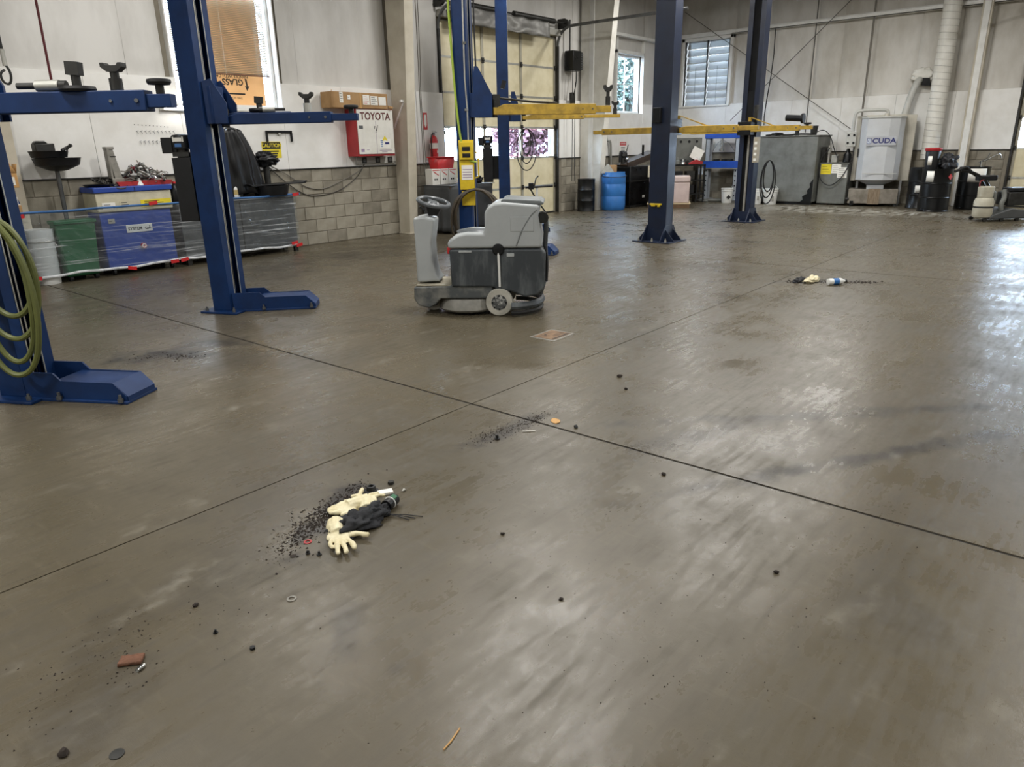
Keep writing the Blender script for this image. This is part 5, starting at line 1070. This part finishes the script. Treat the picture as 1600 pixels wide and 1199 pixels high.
# cabinet parts washer
cw_ = thing('cabinet_washer', 'tall light grey cabinet parts washer with faceted front', 'parts washer', (19.02, 4.66, 0), R(-76))
bs = B(-.55, .50, -.32, .30, .06, .39).build('sump_base', 'concrete_base', cw_, bev=.01)
for x in (-.5, .44): B(x, x+.06, -.28, .24, 0, .06).build('base_foot', 'dark_steel', cw_)
B(-.13, .12, -.335, -.32, .05, .40).build('rusty_apron', mat('rust_streak', '#8d7d68', .7, c2='#5a4630', scale=6, stretch=(8, 8, 1)), bs)
rr = [(-.46, .12), (-.44, -.22), (-.32, -.40), (-.10, -.48), (.14, -.48), (.34, -.40), (.45, -.22), (.46, .12)]
def facet_ring(z, k): return [(x*k, (y-.0)*k, z) for x, y in rr]
n8 = len(rr)
def facet(z0, k0, z1, k1, nm, m='washer_grey', bev=.006):
    vs = facet_ring(z0, k0)+facet_ring(z1, k1); return MB().add(vs, [tuple(range(n8-1, -1, -1)), tuple(range(n8, 2*n8))]+[(i, (i+1) % n8, (i+1) % n8+n8, i+n8) for i in range(n8)]).build(nm, m, cw_, bev=bev, ang=20)
facet(.60, 1.0, 1.95, 1.0, 'chamber'); facet(.47, .35, .60, .98, 'cone'); facet(1.95, 1.03, 1.99, 1.03, 'top_cap', 'tank_light')
B(-.18, .18, -.3, .1, .39, .48).build('drain_collar', 'washer_grey', cw_)
B(-.56, .68, .10, .34, .56, 2.02).build('back_housing', mat('house_cream', '#bdb8aa', .5), cw_, bev=.01)
B(-.30, .40, -.492, -.482, .74, .755).build('door_lower_edge', 'tank_light', cw_)
B(-.36, .46, -.05, .1, 1.99, 2.03).build('top_ledge', 'house_cream', cw_); MB().cyl((.05, -.1, 1.98), (.05, -.1, 2.06), .05, n=12).build('vent_stub', 'house_cream', cw_)
sg = B(-.30, .31, -.496, -.486, 1.36, 1.56).build('sign_plate', mat('sign_grey', '#aeb0b4', .4), cw_, bev=.002)
text('CUDA', .155, 'navy_ink', sg, (.06, -.498, 1.46), bold=.004, sx=1.1); b2 = B(-.29, -.20, -.499, -.496, 1.40, 1.52).build('logo_block', 'card_blue', sg, ang=0); text('C', .08, 'navy_ink', b2, (-.245, -.5, 1.46)); MB().box(-.29, -.2, -.4995, -.499, 1.40, 1.41).box(-.29, -.2, -.4995, -.499, 1.51, 1.52).box(-.29, -.28, -.4995, -.499, 1.40, 1.52).box(-.21, -.2, -.4995, -.499, 1.4, 1.52).build('logo_frame', 'navy_ink', b2, ang=0)
B(-.47, -.44, -.26, -.22, 1.1, 1.3).build('door_handle', 'dark_steel', cw_)
for x in (-.42, .50): B(x, x+.05, .1, .16, 0, .58).build('support_leg', 'washer_grey', cw_)
MB().tube([(-.62, -.05, 1.68), (-.62, -.05, 2.02), (-.58, -.05, 2.12), (-.48, -.05, 2.14), (-.02, -.02, 2.14), (.06, -.02, 2.12), (.08, -.02, 2.02)], .035, 12, smooth=1).build('vent_pipe', 'tank_light', cw_)
B(-.74, -.53, -.12, -.0, 1.34, 1.68).build('control_box', 'tank_light', cw_, bev=.012)
for x in (-.70, -.58): [MB().cyl((x, -.135, z), (x, -.12, z), .026, n=12).build('selector_knob', 'black_plastic', cw_) for z in (1.43, 1.60)]
MB().tube([(-.56, -.05, 1.34), (-.55, -.1, .9), (-.58, -.1, .45)], .014, 6, smooth=1).build('cable', 'black_rubber', cw_); MB().cyl((-.60, -.3, .16), (-.52, -.3, .16), .04, n=12).build('drain_valve', 'dark_steel', cw_); B(-.50, -.42, -.34, -.26, .02, .12).build('pump_foot', 'black_paint', cw_)
# round ducts
fd = thing('flue_duct', 'big white spiral-seamed flue duct rising along the back wall', 'duct', (19.38, 3.68, 1.05))
MB().cyl((0, 0, 0), (0, 0, ZC-1.05), .18, n=28).build('tube', 'white_paint', fd)
for k in range(32): MB(T(0, 0, .08+.134*k) @ RX(.12)).torus((0, 0, 0), .181, .003, (0, 0, 1), 28, 5).build('seam', 'cord_grey', fd)
B(.0, .3, -.06, .06, 1.2, 1.24).build('wall_strap', 'galv', fd)
hose('vent_elbow', 'grey vent pipe slanting from the wall patch down behind the cabinet washer', [(19.66, 4.16, 2.78), (19.5, 4.18, 2.72), (19.42, 4.24, 2.5), (19.36, 4.34, 1.9), (19.34, 4.36, 1.2)], .075, 'tank_light', 'pipe', 1, 14)
tag(crumple('sealant_patch', (19.66, 4.13, 2.86), (.05, .24, .17), 'white_paint', 9.4, .35, 2.2), 'lumpy white sealant patch where the vent pipe enters the wall', 'patch')
tag(MB().prism([(-.1, -.09), (.1, -.07), (.08, .09), (-.06, .08)], -.02, .02, 'x').build('wall_hole', 'slot_black', None, (19.61, 4.02, 2.72)), 'dark torn hole in the insulation right of the vent pipe', 'hole')
# drums by the duct
d = drum('black steel drum carrying the red-lidded pail and a black bag', 17.98, 3.20, .30, .88, 'black_paint'); wrap_label(d, .2965, 198, 228, .62, .84, 'paper'); MB(T(.12, -.275, .72) @ RZ(.45) @ RY(PI/4)).box(-.045, .045, -.004, .004, -.045, .045).build('flame_diamond', 'red_plastic', d, ang=0)
d = drum('black steel drum with a wide white label by the back column', 18.92, 2.66, .30, .89, 'black_paint'); wrap_label(d, .2965, 215, 285, .58, .86, 'paper')
d = drum('black steel drum half hidden behind the cabinet washer side', 18.72, 3.62, .27, .88, 'black_paint'); wrap_label(d, .268, 215, 255, .35, .5, 'paper')
rp = thing('red_lid_pail', 'black pail with a red lid standing on the front drum', 'pail', (17.84, 3.32, .88), FACE)
MB().lathe([(.05, 0), (.12, 0), (.145, .36), (.14, .37), (.05, .37)], 26).build('body', 'black_plastic', rp); MB().lathe([(.10, .365), (.155, .365), (.165, .38), (.165, .41), (.15, .425), (.14, .415), (.05, .415)], 26).build('lid', 'red_paint', rp); wrap_label(rp, .136, 205, 240, .08, .26, 'paper')
tag(crumple('black_cloth_bag', (18.07, 3.05, 1.0), (.26, .18, .19), mat('bag_grey', '#26272b', .6, c2='#1a1b1e'), 6.2, .45, 2.1, None, -.12), 'black cloth bag slumped over the front drum', 'bag')
pg = thing('drum_pump', 'steel hand pump with a bent spout on the drum by the column', 'pump', (18.95, 2.58, .87))
MB().cyl((0, 0, 0), (0, 0, .14), .02, n=10).tube([(0, 0, .12), (.02, -.10, .16), (.0, -.25, .26), (0, -.33, .28), (0, -.35, .2)], .012, 8, smooth=1).build('spout', 'chrome', pg); MB().tube([(0, .05, .1), (0, -.1, .2), (0, -.14, .3)], .008, 6).build('crank', 'grey_steel', pg)
# propane burnisher
pb = thing('propane_burnisher', 'propane floor burnisher with a tan gas cylinder at the right edge', 'floor burnisher', (16.35, 1.95, 0), FACE)
MB().prism([(-.15, .05), (.75, .05), (.80, .09), (.80, .16), (.25, .24), (-.10, .12)], -.25, .25).build('deck', mat('deck_grey', '#4a4c4c', .5), pb, bev=.02)
gc = MB(T(-.20, -.1)).lathe([(.1, .07), (.15, .08), (.165, .12), (.165, .36), (.14, .42), (.09, .45)], 26).build('gas_cylinder', 'propane', pb); MB(T(-.20, -.1)).lathe([(.10, .44), (.125, .44), (.135, .62), (.12, .63), (.11, .62)], 24).build('collar', 'propane', gc); MB(T(-.20, -.1)).cyl((0, 0, .44), (0, 0, .56), .03, n=10).build('gas_valve', 'chrome', gc); MB(T(-.20, -.1)).lathe([(.1655, .25), (.1665, .25), (.1665, .28), (.1655, .28)], 26).build('band_mark', 'dark_steel', gc)
MB().box(.20, .62, -.18, .18, .28, .52).cyl((.2, 0, .45), (.6, 0, .45), .12, n=14).build('engine', 'dark_steel', pb, bev=.015); MB().box(.25, .6, -.15, .15, .52, .60).build('air_cleaner', 'black_plastic', pb, bev=.02); MB().cyl((.62, -.1, .4), (.74, -.1, .4), .07, n=14).build('muffler', 'grey_steel', pb)
MB().tube([(.10, .05, .1), (.05, .1, .5), (-.1, .1, .72), (-.35, .1, .88), (-.60, .1, .92)], .022, 10, smooth=1).tube([(.10, .25, .1), (.05, .25, .5), (-.1, .22, .72), (-.35, .2, .88), (-.60, .2, .92)], .022, 10, smooth=1).build('handle', 'black_paint', pb); MB().tube([(-.42, .1, .90), (-.52, .1, .98), (-.72, .1, .9)], .026, 10).build('grip', 'black_rubber', pb)
MB().box(-.25, .1, .08, .22, .72, .82).build('control_console', 'black_plastic', pb, bev=.02); MB().tube([(.16, -.12, .12), (.10, -.12, .3), (.18, -.1, .42), (.16, -.05, .56)], .045, 12, smooth=2).tube([(0, -.05, .3), (.02, -.05, .5), (-.06, 0, .56)], .035, 10, smooth=2).build('exhaust_hose', 'tank_grey', pb)
MB().tube([(-.2, -.1, .56), (-.3, -.05, .6), (-.28, 0, .72), (-.18, .05, .74)], .01, 6, smooth=1).build('gas_line', mat('red_line', '#7d2020', .5), pb)
for x, y in ((-.2, -.2), (.1, -.22), (.4, -.2), (-.2, .2), (.4, .2)): MB().cyl((x, y-.02, .035), (x, y+.02, .035), .035, n=12).build('caster', 'dark_steel', pb)
# rods and cables on the back wall
hose('wall_conduit', 'thin dark conduit running down the back wall left of the cabinet washer, left one', [(19.62, 6.62, 5.3), (19.62, 6.62, 1.7)], .012, 'cord_dark', 'conduit', 0)
hose('wall_conduit', 'grey conduit running down the back wall to the cabinet washer pipe', [(19.60, 5.31, 5.3), (19.60, 5.31, 2.0)], .022, 'cord_grey', 'conduit', 0)
hose('brace_cable', 'thin steel brace cable rising to the right across the back wall', [(19.5, 8.6, 2.05), (19.5, 5.2, 5.2)], .008, 'cord_dark', 'cable', 0)
hose('brace_cable', 'thin steel brace cable falling to the right across the back wall', [(19.5, 10.1, 4.85), (19.5, 5.5, 1.75)], .008, 'cord_dark', 'cable', 0)
hose('post_cable', 'black cable running down behind the farther navy post', [(19.6, 7.62, 4.25), (19.6, 7.6, 3.4), (19.6, 7.72, 2.2), (19.6, 7.7, 1.9)], .014, 'black_rubber', 'cable', 1)
hose('post_hose_loop', 'black hose hanging in a loop behind the farther navy post', loops((14.5, 5.52, 1.15), W_.to_3d(), [(.12, .36), (.15, .42), (.10, .3)], 16, 12), .012, 'black_rubber')

ts = thing('work_stand', 'small stand with a white post and black cross bar beside the overhead door post', 'stand', (11.05, 8.62, 0), FACE)
MB().box(-.02, .02, -.02, .02, 0, .78).build('post', 'white_plastic', ts, bev=.004); B(-.16, .16, -.12, .12, 0, .02).build('base_plate', 'dark_steel', ts, bev=.004)
MB().cyl((-.22, -.03, .76), (.30, -.03, .78), .02, n=10).build('cross_bar', 'black_paint', ts); MB().tube([(-.14, -.03, .76), (-.02, -.05, .55), (.16, -.06, .30)], .014, 8).build('brace_rod', 'black_paint', ts); MB().tube([(-.05, -.03, .78), (-.02, -.03, .92), (.03, -.03, .97)], .012, 8).build('clamp_screw', 'dark_steel', ts)
B(-.16, -.06, -.06, .04, .72, .84).build('clamp_head', 'black_plastic', ts, bev=.008)

# ================================================================== ON THE FLOOR
def glove(label, loc, rz, fingers, palm=(.05, .045), cuff=True, flip=1):
    """limp rubber glove: palm, five fingers, cuff - one skin"""
    mb = MB(); pw_, pl_ = palm
    mb.sph((0, 0, .016), (pw_, pl_, .018), 18, 10)
    if cuff: mb.tube([(0, -.01, .016), (.004, -.06, .018), (-.006, -.10, .017)], lambda u: .034+.006*u, 12); mb.sph((-.004, -.095, .014), (.043, .02, .016), 14, 8)
    base = [(-.042, .005), (-.026, .034), (-.006, .042), (.014, .038), (.032, .026)]
    rads = [.0125, .0115, .0118, .0112, .0100]
    for (bx_, by_), rr_, (ang, L, bend, lift) in zip(base, rads, fingers):
        a = R(ang); pts = []; d = a
        x, y, z = bx_*flip, by_, .015
        for k in range(6):
            pts.append((x, y, max(rr_*.8, z))); x += math.sin(d)*L/5; y += math.cos(d)*L/5; d += R(bend)/5; z += lift/5*(1 if k < 3 else -.6)
        mb.tube(pts, lambda u, r_=rr_: r_*(1-.18*u), 10); mb.sph(pts[-1], rr_*.82, 10, 6)
    o = mb.build('rubber_glove', 'latex', None, loc, rz, ang=180)
    md = o.modifiers.new('skin', 'REMESH'); md.mode = 'VOXEL'; md.voxel_size = .0032; md.use_smooth_shade = True
    md = o.modifiers.new('soft', 'SMOOTH'); md.factor = .5; md.iterations = 3
    tx = bpy.data.textures.new('wrinkle', 'CLOUDS'); tx.noise_scale = .028; tx.noise_depth = 2
    md = o.modifiers.new('wrinkle', 'DISPLACE'); md.texture = tx; md.strength = .009; md.mid_level = .5
    return tag(o, label, 'glove')
A_ = R(40.2)
glove('cream rubber glove lying nearest, three fingers toward the camera', (1.49, 2.19, .003), R(152), [(-72, .075, 30, .01), (-14, .085, 6, .012), (-2, .095, 4, .012), (8, .092, -4, .01), (30, .06, -60, .01)], flip=1)
glove('cream rubber glove lying farthest with one finger pointing away', (1.745, 2.335, .006), R(-30), [(-75, .05, 40, .01), (20, .085, 0, .02), (-30, .05, -80, .012), (50, .05, 60, .01), (85, .055, 10, .01)])
glove('crumpled cream rubber glove between the other two', (1.655, 2.36, .004), R(70), [(-60, .03, 90, .0), (-20, .045, 100, .01), (0, .04, 110, .012), (20, .04, -100, .01), (50, .03, -90, 0)], (.058, .05))
o = tag(crumple('black_cloth', (1.60, 2.215, .02), (.115, .075, .045), 'cloth_black', 4.4, .55, 2.4, None, -.018), 'black cloth crumpled between the rubber gloves', 'cloth'); 
o = tag(crumple('black_sock', (1.69, 2.22, .02), (.085, .05, .045), 'cloth_black', 7.7, .5, 2.6, None, -.018), 'second black cloth lump right of the crumpled cloth', 'cloth')
bt = thing('spray_cap_bottle', 'small black bottle with a green label lying by the gloves', 'bottle', (1.80, 2.235, .026), R(200))
MB().cyl((-.04, 0, 0), (.035, 0, 0), .026, n=16).cyl((.035, 0, 0), (.055, 0, 0), .016, n=12).build('body', 'black_plastic', bt); MB().torus((.0, 0, 0), .0262, .003, (1, 0, 0), 16, 5).build('bright_band', 'white_plastic', bt); MB().cbox((-.015, .012, .0235), (.025, .022, .006), RX(-.45)).build('green_label', 'green_bin', bt)
o = tag(B(-.02, .02, -.045, .045, 0, .012).build('paper_scrap', 'paper', None, (1.868, 2.365, .001), R(60), bev=.002), 'folded white paper scrap behind the farthest glove', 'paper')
ck = thing('black_grommet', 'black rubber grommet lying beside the white paper scrap', 'grommet', (1.842, 2.415, 0))
MB().lathe([(.018, 0), (.032, .002), (.034, .012), (.022, .016), (.02, .035), (.012, .036), (.012, .012)], 18).build('body', 'black_rubber', ck)
for k, (x1, y1) in enumerate(((1.80, 2.075), (1.775, 2.085), (1.83, 2.06))):
    tag(MB().tube([(1.74, 2.20-.01*k, .012), ((1.74+x1)/2, (2.20+y1)/2, .010), (x1, y1, .004)], .0022, 5).build('wire_bit', 'ink'), ['black wire bit sticking out of the cloth pile, middle one', 'black wire bit sticking out of the cloth pile, nearest one', 'black wire bit sticking out of the cloth pile, farthest one'][k], 'wire')
def bit(name, label, x, y, kind, s, m, cat='debris', group=None):
    if kind == 'nut': mb = MB().lathe([(s*.45, 0), (s, 0), (s, s*.9), (s*.45, s*.9)], 6)
    elif kind == 'washer': mb = MB().lathe([(s*.6, 0), (s, 0), (s, s*.16), (s*.6, s*.16)], 24); mb.f = mb.f[:-2]; n = 24; mb.f += [(3*n+i, 3*n+(i+1) % n, (i+1) % n, i) for i in range(n)]
    elif kind == 'clip': mb = MB().cyl((0, 0, 0), (0, 0, s*.4), s, n=12).cyl((0, 0, s*.4), (0, 0, s*1.6), s*.45, n=10).box(-s*.2, s*.2, -s*.8, s*.8, s*.8, s*1.2)
    elif kind == 'flat': mb = MB().lathe([(s*.3, 0), (s, 0), (s*.98, s*.12), (s*.3, s*.16)], 20)
    else:
        mb = MB().sph((0, 0, 0), (s, s*.8, s*.7), 10, 7); mb.v = [tuple((Vector(v)*(1+.5*noise.noise(Vector(v)*1.4/s+Vector((x*9, y*7, 0))))).to_tuple()) for v in mb.v]; mb.v = [(v[0], v[1], max(v[2]+s*.4, 0)) for v in mb.v]
    return tag(mb.build(name, m, None, (x, y, .0005), random.uniform(0, 6)), label, cat, group)
bit('hex_nut', 'black nut lying right of the farthest glove', 1.959, 2.414, 'nut', .015, 'dark_steel', 'nut')
bit('pebble', 'small pale pebble right of the paper scrap', 1.947, 2.311, 'lump', .010, 'galv', 'pebble')
bit('red_grommet', 'small red plastic cap left of the nearest glove', 1.401, 2.279, 'washer', .016, 'red_paint', 'cap')
bit('rubber_chip', 'black rubber chip in front of the red cap', 1.350, 2.205, 'clip', .009, 'black_rubber', 'chip')
bit('rubber_chip', 'black rubber chip touching the nearest glove fingers', 1.372, 2.162, 'clip', .010, 'black_rubber', 'chip')
bit('rubber_chip', 'flat dark chip farthest left of the glove pile', 1.303, 2.235, 'flat', .012, 'dirt', 'chip')
bit('steel_washer', 'steel ring washer on the bare concrete in the lower left', 1.137, 1.997, 'washer', .017, 'old_steel', 'washer')
o = tag(MB().box(-.035, .035, -.022, .022, 0, .012).build('brake_pad_piece', 'rust', None, (.636, 2.11, .0005), R(-40), bev=.004), 'reddish brown rusty block in the lower left corner', 'brake pad')
md = o.modifiers.new('cut', 'SUBSURF'); md.subdivision_type = 'SIMPLE'; md.levels = md.render_levels = 4
tx = bpy.data.textures.new('rough', 'CLOUDS'); tx.noise_scale = .01; md = o.modifiers.new('rough', 'DISPLACE'); md.texture = tx; md.strength = .006
sp = thing('spark_plug_tip', 'bright metal plug tip beside the rusty block', 'plug', (.636, 2.050, .007), R(20)); MB().cyl((-.012, 0, 0), (.01, 0, 0), .007, n=12).build('shell', 'chrome', sp); MB().cyl((.01, 0, 0), (.018, 0, 0), .004, n=8).build('tip', 'white_plastic', sp)
bit('plastic_clip', 'dark plastic trim clip left of the steel washer, lower one', .872, 2.034, 'clip', .008, 'black_plastic', 'clip')
bit('plastic_clip', 'dark plastic trim clip below the steel washer', .905, 1.865, 'nut', .009, 'black_plastic', 'clip')
bit('plastic_clip', 'dark brown chip left of the steel washer, upper one', .904, 2.227, 'lump', .011, 'dirt', 'clip')
bit('black_clod', 'black clod at the bottom left picture corner', .362, 1.878, 'lump', .016, 'dirt', 'clod')
bit('flat_disc', 'flat dark disc right of the black clod', .451, 1.768, 'flat', .019, 'dark_steel', 'disc')
bit('dry_leaf', 'tan crumpled scrap beside the long floor joint', 3.076, 2.277, 'lump', .033, 'cardboard_light', 'scrap').scale.z = .25
bit('black_bolt', 'black bolt head standing in front of the dark dirt by the joint', 2.674, 2.371, 'clip', .015, 'black_rubber', 'bolt')
bit('black_bolt', 'black lump right of the tan scrap by the joint', 3.066, 2.128, 'lump', .015, 'black_rubber', 'bolt')
tag(MB().cyl((2.835, 2.325, .004), (2.885, 2.275, .004), .0035, n=6).build('white_stick', 'paper'), 'short white stick lying between the bolt and the tan scrap', 'stick')
tag(MB().tube([(1.00, 1.105, .003), (1.035, 1.11, .003), (1.08, 1.122, .003)], .0022, 5).build('straw_stem', 'cardboard_light'), 'long pale straw on the floor at the bottom picture edge', 'straw')
for i, (x, y, s) in enumerate(((3.996, 2.419, .018), (2.822, 1.449, .012), (1.931, 1.698, .009), (3.80, 2.25, .012), (2.34, .73, .010), (1.72, 1.25, .008))):
    bit('debris_bit', ['black bit on the bare floor left of the long joint beyond the crossing', 'black bit on the bare floor right of the gloves before the joint', 'tiny dark bit right of the glove pile', 'small black bit just beyond the tan scrap', 'small black bit on the floor at right', 'tiny dark bit below the glove pile at right'][i], x, y, 'lump', s, 'dirt', 'debris')
dc = thing('drain_cover', 'square rusty drain cover let into the concrete in front of the scrubber', 'drain cover', (4.635, 3.465, 0), R(2))
B(-.155, .155, -.125, .125, -.02, .003).build('frame', 'old_steel', dc, bev=.001); pt_ = B(-.13, .13, -.10, .10, .003, .005).build('plate', 'rust_light', dc, ang=0); B(-.12, .12, -.09, -.075, .005, .0056).build('slot', 'ink', pt_, ang=0); MB().cyl((-.03, .05, .005), (-.03, .05, .0058), .012, n=12).build('lift_hole', 'ink', pt_)
# far litter: bottle and towel in a dark puddle of grit
wt = thing('plastic_bottle', 'crushed clear bottle with a blue label on the far floor', 'bottle', (8.20, 2.27, .035), R(-40))
MB(RY(PI/2)).lathe([(.02, -.10), (.034, -.095), (.036, -.05), (.034, -.04)], 18).build('base', 'white_plastic', wt); MB(RY(PI/2)).lathe([(.0345, -.04), (.035, -.035), (.035, .02), (.0345, .025)], 18).build('label_band', 'blue_drum', wt); MB(RY(PI/2)).lathe([(.034, .025), (.036, .05), (.03, .07), (.014, .09), (.013, .11)], 18).build('shoulder', 'white_plastic', wt); MB().cyl((.105, 0, 0), (.125, 0, 0), .016, n=12).build('cap', 'black_plastic', wt)
tag(crumple('paper_towel', (8.25, 2.54, .02), (.17, .065, .038), 'latex', 1.7, .5, 2.6, None, -.018), 'cream crumpled towel on the far floor beside the crushed bottle', 'towel')
tag(crumple('dark_rag', (8.20, 2.66, .012), (.15, .05, .028), 'cloth_black', 2.9, .5, 2.6, None, -.010), 'flat dark rag left of the cream towel on the far floor', 'rag')
def crumbs(name, label, spots, n, seed, smin=.0015, smax=.006):
    rnd = random.Random(seed); mb = MB()
    for k in range(n):
        x, y, sx, sy, a = rnd.choice(spots); u, v = rnd.gauss(0, 1)*sx, rnd.gauss(0, 1)*sy
        px_, py_ = x+u*math.cos(a)-v*math.sin(a), y+u*math.sin(a)+v*math.cos(a); s = smin+(smax-smin)*rnd.random()**3
        q = [(px_+s*math.cos(t), py_+s*.8*math.sin(t), 0) for t in (rnd.random()*2+j*1.57 for j in range(4))]
        mb.add(q+[(px_+rnd.uniform(-.3, .3)*s, py_, s*.8)], [(0, 1, 4), (1, 2, 4), (2, 3, 4), (3, 0, 4), (3, 2, 1, 0)])
    o = mb.build(name, 'dirt', ang=0); return tag(o, label, 'dirt', kind='stuff')
crumbs('dirt_grit', 'dark brown grit swept into a streak along the glove pile', [(1.50, 2.40, .10, .03, .55), (1.60, 2.42, .10, .04, .5), (1.75, 2.46, .08, .03, .4), (1.42, 2.36, .12, .05, .6), (1.62, 2.40, .06, .03, .5)], 2200, 1, .0015, .008)
crumbs('dirt_grit', 'black grit along the long joint beside the tan scrap', [(2.70, 2.44, .10, .04, .0), (2.86, 2.41, .12, .035, -.1), (3.05, 2.38, .08, .03, .2)], 1100, 2, .0015, .006)
crumbs('dirt_grit', 'scattered grit around the rusty block in the lower left', [(.68, 2.2, .10, .04, 1.2), (.62, 2.15, .14, .06, 1.2), (.48, 2.2, .14, .06, 1.0), (.9, 2.15, .2, .15, 0)], 300, 3, .0012, .005)
crumbs('dirt_grit', 'dark grit trailing beside the crushed bottle on the far floor', [(8.2, 2.62, .12, .05, -.9), (8.35, 2.3, .2, .05, -.9), (8.5, 2.05, .12, .04, -.9)], 700, 4, .003, .014)
crumbs('dirt_grit', 'fine grit sprinkled over the bare floor in the foreground', [(2.2, .75, .5, .25, .3), (1.7, 1.05, .35, .1, .9), (1.6, 1.6, .7, .6, 0), (2.6, 1.2, .8, .4, 0), (3.7, 2.3, .5, .4, 0)], 700, 5, .001, .0045)
crumbs('dirt_grit', 'dark oily grit patch on the floor by the left lift foot', [(2.36, 5.55, .14, .05, -.8), (2.45, 5.35, .1, .05, -.8)], 260, 6, .002, .010)
